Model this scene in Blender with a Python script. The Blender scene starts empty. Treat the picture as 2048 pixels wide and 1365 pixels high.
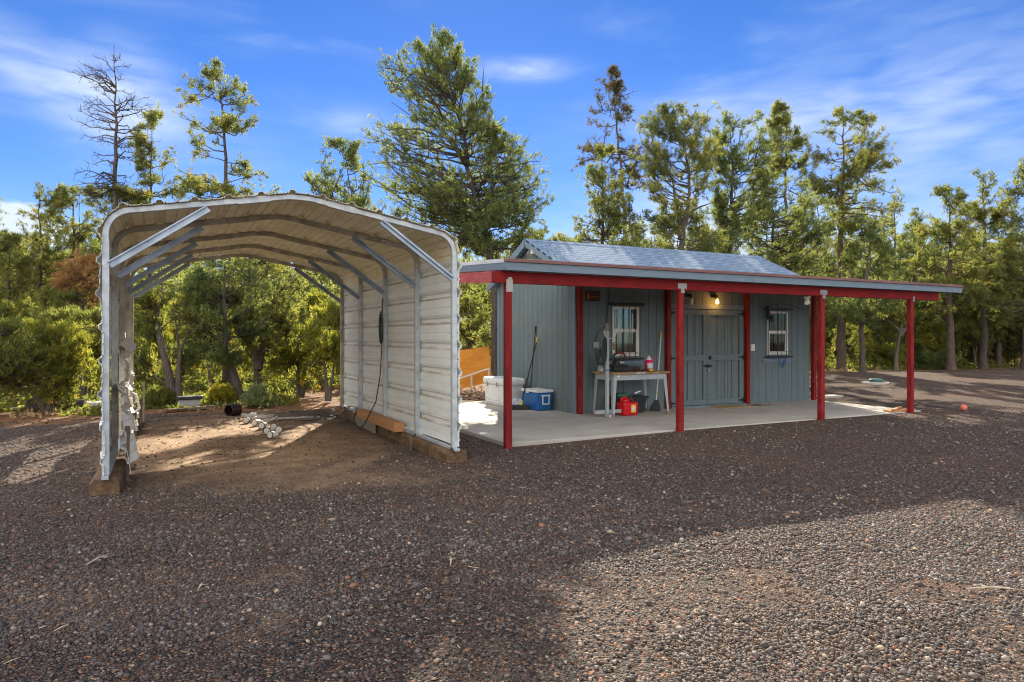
import bpy, math, random
import numpy as np
from mathutils import Vector, Matrix
rnd = random.Random(7)
R = math.radians
sc = bpy.context.scene
COL = sc.collection

# ------------------------------------------------------------------ camera
H0 = 1.5
cam_d = bpy.data.cameras.new("camera")
cam_d.sensor_width = 36; cam_d.lens = 24.0
cam_d.shift_y = -6.5/2048
cam_d.clip_end = 2000; cam_d.clip_start = .05
cam = bpy.data.objects.new("camera", cam_d); COL.objects.link(cam)
cam.location = (0, 0, H0); cam.rotation_euler = (R(90), 0, R(-27))
sc.camera = cam

# ------------------------------------------------------------------ sun, sky
SUN_EL = R(28.6); SUN_AZ = math.atan2(.404, .917)      # azimuth from +Y towards +X
sdir = Vector((math.sin(SUN_AZ)*math.cos(SUN_EL), math.cos(SUN_AZ)*math.cos(SUN_EL), math.sin(SUN_EL)))
sl = bpy.data.lights.new("sun", 'SUN'); sl.energy = 5.0; sl.angle = R(.5); sl.color = (1, .88, .70)
so = bpy.data.objects.new("sun", sl); COL.objects.link(so)
so.rotation_euler = (-sdir).to_track_quat('-Z', 'Y').to_euler(); so.location = sdir*60

world = bpy.data.worlds.new("World"); sc.world = world; world.use_nodes = True
wn = world.node_tree; wn.nodes.clear(); WN = wn.nodes; WL = wn.links
def wm(op, a, b=None, c=None, clamp=False):
    n = WN.new('ShaderNodeMath'); n.operation = op; n.use_clamp = clamp
    for i, v in enumerate((a, b, c)):
        if v is None: continue
        if isinstance(v, (int, float)): n.inputs[i].default_value = v
        else: WL.new(v, n.inputs[i])
    return n.outputs[0]
sky = WN.new('ShaderNodeTexSky'); sky.sky_type = 'NISHITA'; sky.sun_disc = False
sky.sun_elevation = SUN_EL; sky.sun_rotation = SUN_AZ
sky.altitude = 1800; sky.air_density = 1.0; sky.dust_density = 0.05; sky.ozone_density = 3.0
hs = WN.new('ShaderNodeHueSaturation'); hs.inputs['Saturation'].default_value = 1.24
hs.inputs['Value'].default_value = .86
tint = WN.new('ShaderNodeMix'); tint.data_type = 'RGBA'; tint.blend_type = 'MULTIPLY'; tint.inputs[0].default_value = 1; tint.inputs[7].default_value = (1.10, 1.0, 1.16, 1); tint.clamp_result = False
WL.new(sky.outputs[0], tint.inputs[6]); WL.new(tint.outputs[2], hs.inputs['Color'])
geo = WN.new('ShaderNodeTexCoord')
sx = WN.new('ShaderNodeSeparateXYZ'); WL.new(geo.outputs['Generated'], sx.inputs[0])
az = wm('ARCTAN2', sx.outputs[0], sx.outputs[1]); el = wm('ARCSINE', sx.outputs[2])
cmb = WN.new('ShaderNodeCombineXYZ'); WL.new(az, cmb.inputs[0]); WL.new(el, cmb.inputs[1])
mp = WN.new('ShaderNodeMapping'); mp.inputs['Scale'].default_value = (1.6, 6.5, 1); mp.inputs['Rotation'].default_value = (0, 0, R(8))
WL.new(cmb.outputs[0], mp.inputs[0])
nz = WN.new('ShaderNodeTexNoise'); nz.inputs['Scale'].default_value = 1.5; nz.inputs['Detail'].default_value = 7; nz.inputs['Roughness'].default_value = .52
nz.inputs['Distortion'].default_value = .35
WL.new(mp.outputs[0], nz.inputs['Vector'])
def smooth(v, lo, hi):
    n = WN.new('ShaderNodeMapRange'); n.interpolation_type = 'SMOOTHSTEP'
    WL.new(v, n.inputs[0]); n.inputs[1].default_value = lo; n.inputs[2].default_value = hi
    return n.outputs[0]
wisps = wm('MULTIPLY', smooth(nz.outputs[0], .50, .85), .45)
nb = WN.new('ShaderNodeTexNoise'); nb.inputs['Scale'].default_value = 14; nb.inputs['Detail'].default_value = 6
mb_ = WN.new('ShaderNodeMapping'); mb_.inputs['Scale'].default_value = (1, 2.2, 1); WL.new(cmb.outputs[0], mb_.inputs[0]); WL.new(mb_.outputs[0], nb.inputs['Vector'])
nlow = WN.new('ShaderNodeTexNoise'); nlow.inputs['Scale'].default_value = 7; nlow.inputs['Detail'].default_value = 9; nlow.inputs['Distortion'].default_value = .3; WL.new(mp.outputs[0], nlow.inputs['Vector'])
def ang(x, y):
    vx, vz, f = (x-1024)/1365, (676-y)/1365, 1.0
    a = math.atan2(vx, 1)+R(27); e = math.atan2(vz, math.hypot(vx, 1)); return a, e
total = wisps
def blob(x, y, sa, se, amp, hard=False, tilt=0):
    global total
    a, e = ang(x, y)
    da = wm('SUBTRACT', az, a); de = wm('SUBTRACT', el, e)
    de = wm('SUBTRACT', de, wm('MULTIPLY', da, tilt))
    g = wm('ADD', wm('POWER', wm('DIVIDE', wm('ABSOLUTE', da), sa), 2), wm('POWER', wm('DIVIDE', wm('ABSOLUTE', de), se), 2))
    b = wm('EXPONENT', wm('MULTIPLY', g, -1))
    if hard:
        b = smooth(wm('ADD', b, wm('MULTIPLY', wm('SUBTRACT', nb.outputs[0], .5), .9)), .42, .60)
    else:
        b = wm('MULTIPLY', b, wm('MULTIPLY', smooth(nlow.outputs[0], .10, .80), 1.5))
    total = wm('ADD', total, wm('MULTIPLY', b, amp))
blob(1045, 140, .060, .013, .55)
blob(725, 250, .06, .022, .30)
blob(120, 165, .20, .040, .40, tilt=-.25)
blob(240, 200, .055, .055, .55)
blob(10, 480, .085, .055, 1.0, hard=True)
blob(1600, 235, .26, .045, .26)
blob(1900, 290, .20, .07, .22, tilt=.2)
blob(1900, 60, .30, .10, .12, tilt=.5)
blob(1380, 480, .12, .05, .75)
blob(640, 640, .6, .10, .4)
blob(1900, 560, .6, .10, .4)
total = wm('MINIMUM', total, 1.0)
mix = WN.new('ShaderNodeMix'); mix.data_type = 'RGBA'
WL.new(total, mix.inputs[0]); WL.new(hs.outputs[0], mix.inputs[6]); mix.inputs[7].default_value = (5.4, 6.2, 7.4, 1)
# unseen bright cloud added behind the camera to lift the shade
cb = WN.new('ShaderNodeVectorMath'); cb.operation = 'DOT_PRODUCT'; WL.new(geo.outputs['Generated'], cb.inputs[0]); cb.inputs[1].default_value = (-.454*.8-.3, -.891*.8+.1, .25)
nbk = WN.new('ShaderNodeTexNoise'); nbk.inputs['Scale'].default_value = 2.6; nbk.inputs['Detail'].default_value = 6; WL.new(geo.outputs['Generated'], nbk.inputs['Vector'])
fill_cloud = smooth(wm('ADD', cb.outputs['Value'], wm('MULTIPLY', wm('SUBTRACT', nbk.outputs[0], .5), .9)), .12, .42)
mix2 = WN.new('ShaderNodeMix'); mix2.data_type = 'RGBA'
WL.new(fill_cloud, mix2.inputs[0]); WL.new(mix.outputs[2], mix2.inputs[6]); mix2.inputs[7].default_value = (14.6, 14.1, 13.4, 1)
bg = WN.new('ShaderNodeBackground'); bg.inputs[1].default_value = .062
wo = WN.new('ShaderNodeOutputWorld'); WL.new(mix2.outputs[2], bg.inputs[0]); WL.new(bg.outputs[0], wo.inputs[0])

vs = sc.view_settings; vs.view_transform = 'Standard'; vs.look = 'None'; vs.gamma = 1; vs.use_curve_mapping = False
vs.exposure = 1.32
sc.cycles.use_denoising = True; sc.cycles.pixel_filter_type = 'BLACKMAN_HARRIS'; sc.cycles.filter_width = 1.15; sc.cycles.sample_clamp_indirect = 4
sc.cycles.max_bounces = 7; sc.cycles.transparent_max_bounces = 8; sc.cycles.diffuse_bounces = 4

# ------------------------------------------------------------------ materials
MATS = {}
def mat(name, c1, c2=None, scale=6, rough=.65, metal=0, bump=0, bscale=60, stretch=(1, 1, 1), lo=.35, hi=.65, c3=None, s3=2, w3=.5, spec=.4, bdist=.01):
    m = bpy.data.materials.new(name); m.use_nodes = True; MATS[name] = m
    nt = m.node_tree; N = nt.nodes; L = nt.links; p = N['Principled BSDF']
    p.inputs['Roughness'].default_value = rough; p.inputs['Metallic'].default_value = metal
    p.inputs['Specular IOR Level'].default_value = spec
    tc = N.new('ShaderNodeTexCoord'); mpn = N.new('ShaderNodeMapping'); mpn.inputs['Scale'].default_value = stretch
    L.new(tc.outputs['Object'], mpn.inputs[0])
    if c2 is None: c2 = tuple(v*.8 for v in c1)
    n = N.new('ShaderNodeTexNoise'); n.inputs['Scale'].default_value = scale; n.inputs['Detail'].default_value = 8; n.inputs['Roughness'].default_value = .6
    L.new(mpn.outputs[0], n.inputs['Vector'])
    cr = N.new('ShaderNodeValToRGB'); cr.color_ramp.elements[0].position = lo; cr.color_ramp.elements[1].position = hi
    cr.color_ramp.elements[0].color = (*c1, 1); cr.color_ramp.elements[1].color = (*c2, 1)
    L.new(n.outputs[0], cr.inputs[0]); out = cr.outputs[0]
    if c3 is not None:
        n3 = N.new('ShaderNodeTexNoise'); n3.inputs['Scale'].default_value = s3; n3.inputs['Detail'].default_value = 9; n3.inputs['Roughness'].default_value = .7
        L.new(tc.outputs['Object'], n3.inputs['Vector'])
        mr = N.new('ShaderNodeMapRange'); mr.inputs[1].default_value = 1-w3-.12; mr.inputs[2].default_value = 1-w3+.12
        L.new(n3.outputs[0], mr.inputs[0])
        mx = N.new('ShaderNodeMix'); mx.data_type = 'RGBA'; L.new(mr.outputs[0], mx.inputs[0]); L.new(out, mx.inputs[6]); mx.inputs[7].default_value = (*c3, 1); out = mx.outputs[2]
    L.new(out, p.inputs['Base Color'])
    if bump:
        b = N.new('ShaderNodeBump'); b.inputs['Strength'].default_value = bump; b.inputs['Distance'].default_value = bdist
        nb2 = N.new('ShaderNodeTexNoise'); nb2.inputs['Scale'].default_value = bscale; nb2.inputs['Detail'].default_value = 5
        L.new(mpn.outputs[0], nb2.inputs['Vector']); L.new(nb2.outputs[0], b.inputs['Height']); L.new(b.outputs[0], p.inputs['Normal'])
    return m
siding = mat('painted siding', (.128, .172, .182), (.160, .208, .218), 3, .75, bump=.5, bscale=40, stretch=(6, 6, .6), c3=(.20, .235, .235), s3=1.3, w3=.35)
trimg = mat('grey trim paint', (.145, .20, .26), (.18, .24, .30), 4, .65, bump=.3, bscale=30, stretch=(1, 8, 8))
redp = mat('red paint', (.18, .009, .010), (.28, .014, .012), 5, .6, spec=.2, bump=.35, bscale=25, stretch=(.8, 8, 8), c3=(.15, .010, .012), s3=3, w3=.42)
redv = mat('red post paint', (.13, .009, .012), (.30, .020, .016), 4, .6, spec=.2, bump=.4, bscale=25, stretch=(8, 8, .7), c3=(.27, .045, .05), s3=3.5, w3=.36)
brown = mat('brown flashing', (.20, .095, .085), (.25, .13, .115), 4, .5, stretch=(1, 5, 5), c3=(.14, .065, .06), s3=1, w3=.45)
pale = mat('pale flashing', (.62, .64, .66), (.5, .52, .55), 4, .4)
galv = mat('galvanised tube', (.38, .43, .48), (.54, .59, .63), 9, .42, metal=.35, bump=.1, bscale=30, c3=(.33, .31, .27), s3=5, w3=.36)
galvd = mat('dusty galvanised tube', (.34, .33, .29), (.50, .49, .43), 7, .55, metal=.1, c3=(.24, .18, .13), s3=6, w3=.42)
sheetm = mat('galvanised sheet', (.74, .79, .78), (.84, .87, .85), 3, .45, metal=.05, stretch=(4, .35, 4), c3=(.74, .70, .60), s3=2.2, w3=.36, bump=.08, bscale=12)
def stain(m, ax, pitch, off, colr, amt, wid=.10):
    # rust run-off that collects along each rib
    N = m.node_tree.nodes; L = m.node_tree.links; p = N['Principled BSDF']; src = p.inputs['Base Color'].links[0].from_socket
    tc = N.new('ShaderNodeTexCoord'); sp = N.new('ShaderNodeSeparateXYZ'); L.new(tc.outputs['Object'], sp.inputs[0])
    def mm(op, a, b=None):
        n = N.new('ShaderNodeMath'); n.operation = op
        for i, v in enumerate((a, b)):
            if v is None: continue
            if isinstance(v, (int, float)): n.inputs[i].default_value = v
            else: L.new(v, n.inputs[i])
        return n.outputs[0]
    fr = mm('FRACT', mm('DIVIDE', mm('SUBTRACT', sp.outputs[ax], off), pitch))
    dd = mm('ABSOLUTE', mm('SUBTRACT', fr, .5))
    mr = N.new('ShaderNodeMapRange'); mr.inputs[1].default_value = wid; mr.inputs[2].default_value = wid*.35; L.new(dd, mr.inputs[0])
    nz_ = N.new('ShaderNodeTexNoise'); nz_.inputs['Scale'].default_value = 2.5; nz_.inputs['Detail'].default_value = 8; L.new(tc.outputs['Object'], nz_.inputs['Vector'])
    m2 = N.new('ShaderNodeMapRange'); m2.inputs[1].default_value = .25; m2.inputs[2].default_value = .60; L.new(nz_.outputs[0], m2.inputs[0])
    f = mm('MULTIPLY', mm('MULTIPLY', mr.outputs[0], m2.outputs[0]), amt)
    mx = N.new('ShaderNodeMix'); mx.data_type = 'RGBA'; L.new(f, mx.inputs[0]); L.new(src, mx.inputs[6]); mx.inputs[7].default_value = (*colr, 1); L.new(mx.outputs[2], p.inputs['Base Color'])
stain(sheetm, 2, .32, 2.36-.16-.035, (.34, .20, .08), .75, .06)
stain(sheetm, 2, .32, 2.36-.16-.035+.10, (.42, .42, .38), .5, .03)
roofm = mat('tan roof sheet', (.80, .76, .57), (.86, .83, .68), 3, .6, metal=0, stretch=(5, .3, 5), c3=(.66, .58, .40), s3=1.7, w3=.42, bump=.08, bscale=12)  # tan base with random darker tan mottling
crum = mat('pale painted sheet', (.78, .76, .70), (.66, .64, .58), 5, .5, metal=.1, c3=(.4, .26, .16), s3=4, w3=.32)
conc = mat('concrete', (.42, .40, .36), (.50, .475, .43), 2.2, .85, bump=.25, bscale=80, c3=(.36, .335, .29), s3=.9, w3=.45)
timber = mat('weathered timber', (.13, .075, .04), (.24, .15, .085), 6, .9, bump=.9, bscale=18, stretch=(5, .6, 5), c3=(.06, .04, .026), s3=6, w3=.42, bdist=.02)
cutwood = mat('orange cut timber', (.42, .20, .085), (.52, .28, .13), 6, .8, bump=.3, bscale=14, stretch=(6, .6, 6))
plankw = mat('grey plank', (.22, .19, .15), (.33, .28, .22), 6, .9, bump=.4, bscale=14, stretch=(1, 6, 6))
ply = mat('orange plywood', (.78, .33, .045), (.62, .23, .03), 2.5, .7, c3=(.30, .10, .02), s3=7, w3=.30, stretch=(1, 1, 4))
steel = mat('bracket steel', (.33, .33, .31), (.46, .46, .43), 12, .45, metal=.6, c3=(.3, .24, .18), s3=12, w3=.4)
black = mat('black metal', (.012, .012, .013), (.02, .02, .022), 8, .45)
blackp = mat('black plastic', (.018, .020, .024), (.03, .032, .036), 8, .5)
whitep = mat('white plastic', (.74, .76, .78), (.66, .68, .70), 3, .4, c3=(.55, .56, .56), s3=3, w3=.3)
vinyl = mat('white vinyl', (.78, .77, .72), (.70, .69, .64), 4, .4)
bluep = mat('blue plastic', (.012, .13, .42), (.014, .11, .34), 3, .4, c3=(.02, .1, .28), s3=3, w3=.3)
redplast = mat('red plastic', (.62, .012, .018), (.5, .01, .014), 3, .35)
pink = mat('pink liquid', (.85, .03, .16), (.75, .02, .12), 3, .25)
yellow = mat('yellow plastic', (.75, .50, .03), (.68, .42, .02), 6, .5)
labelw = mat('printed label', (.72, .74, .82), (.45, .48, .66), 60, .5, stretch=(1, 1, 2.5), lo=.52, hi=.6)
labely = mat('yellow sticker', (.80, .62, .08), (.72, .5, .05), 40, .5)
tgrey = mat('worn grey enamel', (.34, .38, .39), (.44, .48, .49), 7, .55, c3=(.18, .10, .05), s3=7, w3=.34)
rustt = mat('rusty table top', (.26, .13, .05), (.36, .21, .10), 5, .7, c3=(.42, .38, .32), s3=6, w3=.42)
cordm = mat('dark cord', (.02, .035, .03), (.03, .045, .04), 8, .6)
copper = mat('red brown cable', (.22, .06, .045), (.1, .03, .03), 20, .5)
clothm = mat('grey white cloth', (.62, .63, .72), (.34, .36, .48), 14, .9)
orangeb = mat('faded orange rubber', (.72, .20, .13), (.62, .15, .10), 30, .7)
lidg = mat('green lid', (.05, .13, .12), (.07, .16, .15), 10, .6)
drumm = mat('dark rusty steel', (.05, .035, .035), (.10, .055, .04), 8, .35, metal=.5)
matm = mat('worn straw mat', (.42, .30, .05), (.2, .14, .05), 14, .95, c3=(.5, .47, .4), s3=5, w3=.42)
chipm = mat('pale wood chips', (.62, .45, .33), (.30, .17, .11), 40, .95, bump=1, bscale=60)
curt = mat('curtain inside', (.05, .10, .11), (.035, .07, .08), 6, .8, stretch=(10, 10, .3))
greenp = mat('plain green', (.10, .42, .22), (.14, .5, .27), 6, .6)
signm = mat('dark sign board', (.035, .022, .016), (.06, .035, .02), 12, .6)
signo = mat('sign relief', (.42, .18, .07), (.3, .12, .05), 20, .6)
strap = mat('blue strap', (.01, .10, .36), (.01, .07, .25), 20, .6)
dirtw = mat('doorway plank', (.16, .19, .19), (.13, .16, .16), 5, .8)
glassj = mat('jar glass', (.05, .07, .075), (.04, .05, .055), 4, .08, spec=.8)
glassj.node_tree.nodes['Principled BSDF'].inputs['Alpha'].default_value = .55
pane = bpy.data.materials.new('window glass'); pane.use_nodes = True
_n = pane.node_tree; _n.nodes.clear()
_g = _n.nodes.new('ShaderNodeBsdfGlossy'); _g.inputs['Roughness'].default_value = .03; _g.inputs['Color'].default_value = (.8, .9, .88, 1)
_t = _n.nodes.new('ShaderNodeBsdfTransparent'); _t.inputs['Color'].default_value = (.75, .85, .82, 1)
_f = _n.nodes.new('ShaderNodeFresnel'); _f.inputs[0].default_value = 1.6
_m = _n.nodes.new('ShaderNodeMixShader'); _o = _n.nodes.new('ShaderNodeOutputMaterial')
_n.links.new(_f.outputs[0], _m.inputs[0]); _n.links.new(_t.outputs[0], _m.inputs[1]); _n.links.new(_g.outputs[0], _m.inputs[2]); _n.links.new(_m.outputs[0], _o.inputs[0])
glow = bpy.data.materials.new('lit filament bulb'); glow.use_nodes = True
_p = glow.node_tree.nodes['Principled BSDF']; _p.inputs['Emission Color'].default_value = (1, .42, .07, 1); _p.inputs['Emission Strength'].default_value = 9; _p.inputs['Base Color'].default_value = (1, .8, .5, 1)

def shingle():
    m = bpy.data.materials.new('asphalt shingles'); m.use_nodes = True; N = m.node_tree.nodes; L = m.node_tree.links; p = N['Principled BSDF']
    p.inputs['Roughness'].default_value = .95; p.inputs['Specular IOR Level'].default_value = .08
    tc = N.new('ShaderNodeTexCoord')
    b = N.new('ShaderNodeTexBrick'); b.inputs['Scale'].default_value = 1
    b.inputs['Brick Width'].default_value = .31; b.inputs['Row Height'].default_value = .128; b.inputs['Mortar Size'].default_value = .009
    b.inputs['Color1'].default_value = (.20, .285, .41, 1); b.inputs['Color2'].default_value = (.25, .345, .49, 1); b.inputs['Mortar'].default_value = (.035, .05, .07, 1)
    b.inputs['Mortar Smooth'].default_value = .3
    L.new(tc.outputs['Object'], b.inputs['Vector'])
    n = N.new('ShaderNodeTexNoise'); n.inputs['Scale'].default_value = 90; L.new(tc.outputs['Object'], n.inputs[0])
    mx = N.new('ShaderNodeMix'); mx.data_type = 'RGBA'; mx.blend_type = 'MULTIPLY'; mx.inputs[0].default_value = .6
    L.new(b.outputs[0], mx.inputs[6]); L.new(n.outputs[1], mx.inputs[7])
    mx2 = N.new('ShaderNodeMix'); mx2.data_type = 'RGBA'; mx2.inputs[0].default_value = .45; L.new(b.outputs[0], mx2.inputs[6]); L.new(mx.outputs[2], mx2.inputs[7])
    L.new(mx2.outputs[2], p.inputs['Base Color'])
    bp = N.new('ShaderNodeBump'); bp.inputs['Strength'].default_value = .5; bp.inputs['Distance'].default_value = .01; bp.invert = True
    L.new(b.outputs[1], bp.inputs['Height']); L.new(bp.outputs[0], p.inputs['Normal'])
    return m
shing = shingle()

def leafmat(name, ca, cb, cc, trans=.52, tcol=1.75):
    """ca..cb: foliage colours mixed by a per-clump value and soft noise; cc: occasional dry tuft"""
    m = bpy.data.materials.new(name); m.use_nodes = True; N = m.node_tree.nodes; L = m.node_tree.links; N.clear()
    at = N.new('ShaderNodeAttribute'); at.attribute_name = 'tone'
    tc = N.new('ShaderNodeTexCoord')
    n = N.new('ShaderNodeTexNoise'); n.inputs['Scale'].default_value = .9; n.inputs['Detail'].default_value = 3; L.new(tc.outputs['Object'], n.inputs[0])
    a = N.new('ShaderNodeMath'); a.operation = 'MULTIPLY_ADD'; a.inputs[1].default_value = .55; L.new(at.outputs['Fac'], a.inputs[0])
    s = N.new('ShaderNodeMath'); s.operation = 'MULTIPLY'; s.inputs[1].default_value = .5; L.new(n.outputs[0], s.inputs[0]); L.new(s.outputs[0], a.inputs[2])
    cr = N.new('ShaderNodeValToRGB'); e = cr.color_ramp.elements; e[0].position = .2; e[1].position = .72; e[0].color = (*ca, 1); e[1].color = (*cb, 1)
    x = e.new(.80); x.color = (*cc, 1)
    L.new(a.outputs[0], cr.inputs[0])
    d = N.new('ShaderNodeBsdfDiffuse'); t = N.new('ShaderNodeBsdfTranslucent')
    mt = N.new('ShaderNodeMix'); mt.data_type = 'RGBA'; mt.blend_type = 'MULTIPLY'; mt.inputs[0].default_value = 1; mt.inputs[7].default_value = (1.38*tcol, 1.30*tcol, .74*tcol, 1)
    mt.clamp_result = False
    L.new(cr.outputs[0], mt.inputs[6]); L.new(cr.outputs[0], d.inputs[0]); L.new(mt.outputs[2], t.inputs[0])
    ms = N.new('ShaderNodeMixShader'); ms.inputs[0].default_value = trans
    o = N.new('ShaderNodeOutputMaterial'); L.new(d.outputs[0], ms.inputs[1]); L.new(t.outputs[0], ms.inputs[2]); L.new(ms.outputs[0], o.inputs[0])
    return m
Lpine = leafmat('pine needles', (.055, .080, .036), (.185, .205, .080), (.16, .13, .04))
Lpinyon = leafmat('blue green needles', (.050, .086, .050), (.165, .195, .080), (.13, .15, .05))
Lyel = leafmat('yellow green juniper', (.085, .11, .030), (.215, .225, .055), (.30, .23, .05), .58, 1.8)
Ljun = leafmat('juniper scales', (.060, .088, .036), (.165, .18, .06), (.22, .19, .06), .56, 1.8)
Ldry = leafmat('dead brown needles', (.08, .078, .045), (.15, .135, .07), (.25, .14, .07), .4, 1)
Lorange = leafmat('orange dead needles', (.26, .15, .07), (.40, .25, .12), (.30, .25, .10), .4, 1)
Lpale = leafmat('pale shrub leaves', (.16, .22, .13), (.28, .32, .16), (.35, .36, .2), .4, 1.1)
barkd = mat('dark bark', (.060, .048, .042), (.13, .105, .09), 9, .95, bump=1, bscale=14, stretch=(3, 3, .6), bdist=.04)
barkg = mat('grey juniper bark', (.085, .07, .06), (.17, .14, .12), 9, .95, bump=1, bscale=12, stretch=(4, 4, .5), bdist=.04)
barko = mat('orange patched bark', (.07, .052, .042), (.13, .095, .075), 7, .95, bump=1, bscale=12, stretch=(3, 3, .6), bdist=.04, c3=(.30, .13, .05), s3=.9, w3=.36)

# ------------------------------------------------------------------ helpers
class MB:
    def __init__(s): s.v = []; s.f = []
    def add(s, vs, fs):
        o = len(s.v); s.v += [tuple(x) for x in vs]; s.f += [tuple(i+o for i in f) for f in fs]; return s
    def box(s, x0, x1, y0, y1, z0, z1):
        v = [(x, y, z) for z in (z0, z1) for y in (y0, y1) for x in (x0, x1)]
        return s.add(v, [(0, 2, 3, 1), (4, 5, 7, 6), (0, 1, 5, 4), (2, 6, 7, 3), (0, 4, 6, 2), (1, 3, 7, 5)])
    def obox(s, p0, p1, w, t, up=(0, 0, 1)):
        p0, p1 = Vector(p0), Vector(p1); d = (p1-p0).normalized(); u = Vector(up)
        a = d.cross(u).normalized(); b = a.cross(d).normalized()
        v = []
        for p in (p0, p1):
            for sx_, sy_ in ((-1, -1), (1, -1), (1, 1), (-1, 1)): v.append(p+a*sx_*w/2+b*sy_*t/2)
        return s.add(v, [(0, 1, 2, 3)[::-1], (4, 5, 6, 7), (0, 1, 5, 4), (1, 2, 6, 5), (2, 3, 7, 6), (3, 0, 4, 7)])
    def tube(s, pts, rad, n=8, cap=True):
        pts = [Vector(p) for p in pts]; k = len(pts)
        if not hasattr(rad, '__len__'): rad = [rad]*k
        ref = Vector((.13, .37, .92)); v = []; f = []; pa = None
        for i, p in enumerate(pts):
            d = (pts[min(i+1, k-1)]-pts[max(i-1, 0)]).normalized()
            if pa is None: a = d.cross(ref if abs(d.dot(ref)) < .95 else Vector((1, 0, 0))).normalized()
            else: a = (pa-d*pa.dot(d)).normalized()
            pa = a; b = d.cross(a)
            for j in range(n):
                t = 2*math.pi*j/n; v.append(p+(a*math.cos(t)+b*math.sin(t))*rad[i])
        for i in range(k-1):
            for j in range(n): f.append((i*n+j, i*n+(j+1) % n, (i+1)*n+(j+1) % n, (i+1)*n+j))
        if cap: f += [tuple(range(n))[::-1], tuple(range((k-1)*n, k*n))]
        return s.add(v, f)
    def lathe(s, c, prof, n=20):
        v = []; f = []
        for r_, z in prof:
            for j in range(n):
                t = 2*math.pi*j/n; v.append((c[0]+r_*math.cos(t), c[1]+r_*math.sin(t), c[2]+z))
        k = len(prof)
        for i in range(k-1):
            for j in range(n): f.append((i*n+j, i*n+(j+1) % n, (i+1)*n+(j+1) % n, (i+1)*n+j))
        f += [tuple(range(n))[::-1], tuple(range((k-1)*n, k*n))]
        return s.add(v, f)
    def extrude(s, prof, d, close=True, caps=True):
        """prof: list of 3D points; d: extrusion vector"""
        n = len(prof); d = Vector(d); v = [Vector(p) for p in prof]+[Vector(p)+d for p in prof]
        m = n if close else n-1
        f = [(i, (i+1) % n, (i+1) % n+n, i+n) for i in range(m)]
        if close and caps: f += [tuple(range(n))[::-1], tuple(range(n, 2*n))]
        return s.add(v, f)
    def build(s, name, m, parent=None, bev=0, smooth=False, solid=0):
        off = Vector(parent.get('_o', (0, 0, 0))) if parent is not None else Vector((0, 0, 0))
        me = bpy.data.meshes.new(name); me.from_pydata([tuple(Vector(p)-off) for p in s.v], [], s.f); me.update()
        import bmesh
        bm = bmesh.new(); bm.from_mesh(me); bmesh.ops.recalc_face_normals(bm, faces=bm.faces); bm.to_mesh(me); bm.free()
        if smooth: me.polygons.foreach_set('use_smooth', [True]*len(me.polygons))
        me.materials.append(m)
        o = bpy.data.objects.new(name, me); COL.objects.link(o)
        if parent is not None: o.parent = parent; o['_o'] = tuple(off)
        if solid: md = o.modifiers.new('thick', 'SOLIDIFY'); md.thickness = solid; md.offset = 0
        if bev: md = o.modifiers.new('bevel', 'BEVEL'); md.width = bev; md.segments = 2; md.limit_method = 'ANGLE'
        if smooth and bev: pass
        return o
def tag(o, label=None, cat=None, group=None, kind=None):
    if label: o['label'] = label
    if cat: o['category'] = cat
    if group: o['group'] = group
    if kind: o['kind'] = kind
    return o
def thing(name, loc, label, cat, group=None):
    o = bpy.data.objects.new(name, None); COL.objects.link(o); o.location = loc; o['_o'] = tuple(loc)
    o.empty_display_size = .2
    return tag(o, label, cat, group)
def copy_tree(o, parent=None):
    c = o.copy(); COL.objects.link(c); c.parent = parent
    for ch in o.children: copy_tree(ch, c)
    return c
def lone(mb, name, m, label, cat, group=None, **k):
    """single-mesh thing, origin at its base"""
    a = np.array(mb.v); c = Vector(((a[:, 0].min()+a[:, 0].max())/2, (a[:, 1].min()+a[:, 1].max())/2, a[:, 2].min()))
    mb.v = [tuple(Vector(p)-c) for p in mb.v]
    o = mb.build(name, m, None, **k); o.location = c
    return tag(o, label, cat, group)
SN, CS = math.sin(R(27)), math.cos(R(27))
def G(x, y, z=0.0):            # ground point under a photo pixel (full size)
    d = 1365*(H0-z)/(y-676); X = (x-1024)/1365*d
    return Vector((X*CS+d*SN, -X*SN+d*CS, z))
def P(x, y, d):                # point at camera depth d
    X = (x-1024)/1365*d
    return Vector((X*CS+d*SN, -X*SN+d*CS, H0+(676-y)/1365*d))
RT = Vector((CS, -SN, 0)); FW = Vector((SN, CS, 0))

# ------------------------------------------------------------------ ground
def hnoise(x, y):
    return (np.sin(x*.9+1.3*np.sin(y*.5))*np.cos(y*.8+.7)+.6*np.sin(x*2.1+y*1.7)*np.cos(y*2.3-x*.6))
def px_depth(u, v):
    X = u*CS-v*SN; d = u*SN+v*CS
    return X, d
def hgt(u, v):
    u = np.asarray(u, float); v = np.asarray(v, float)
    X, d = px_depth(u, v)
    near = np.clip((7.6-v)/1.5, 0, 1)*np.clip((d-.5)/2, 0, 1)
    h = hnoise(u, v)*.022*near
    # far right: gravel pad swells gently
    k = np.clip((u-14.5)/4, 0, 1)*np.exp(-((d-23)/7)**2)*.28
    far = np.clip((d-60)/80, 0, 1)*1.5
    pad = .042*np.clip((u-4.6)/3, 0, 1)*np.clip((v-5.5)/2.5, 0, 1)
    return h+pad+k+hnoise(u*.5, v*.5)*.05*np.clip((d-17)/8, 0, 1)+far
def boundary(u, v):
    X, d = px_depth(u, v); px = 1024+1365*X/np.maximum(d, .5)
    db = np.interp(px, [-400, 0, 200, 300, 650, 930, 1100, 1640, 1800, 2048, 2400], [11.3, 11.5, 12.2, 13.4, 14.3, 16.5, 18, 22, 25.5, 29.5, 31])
    return d-db
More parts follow.
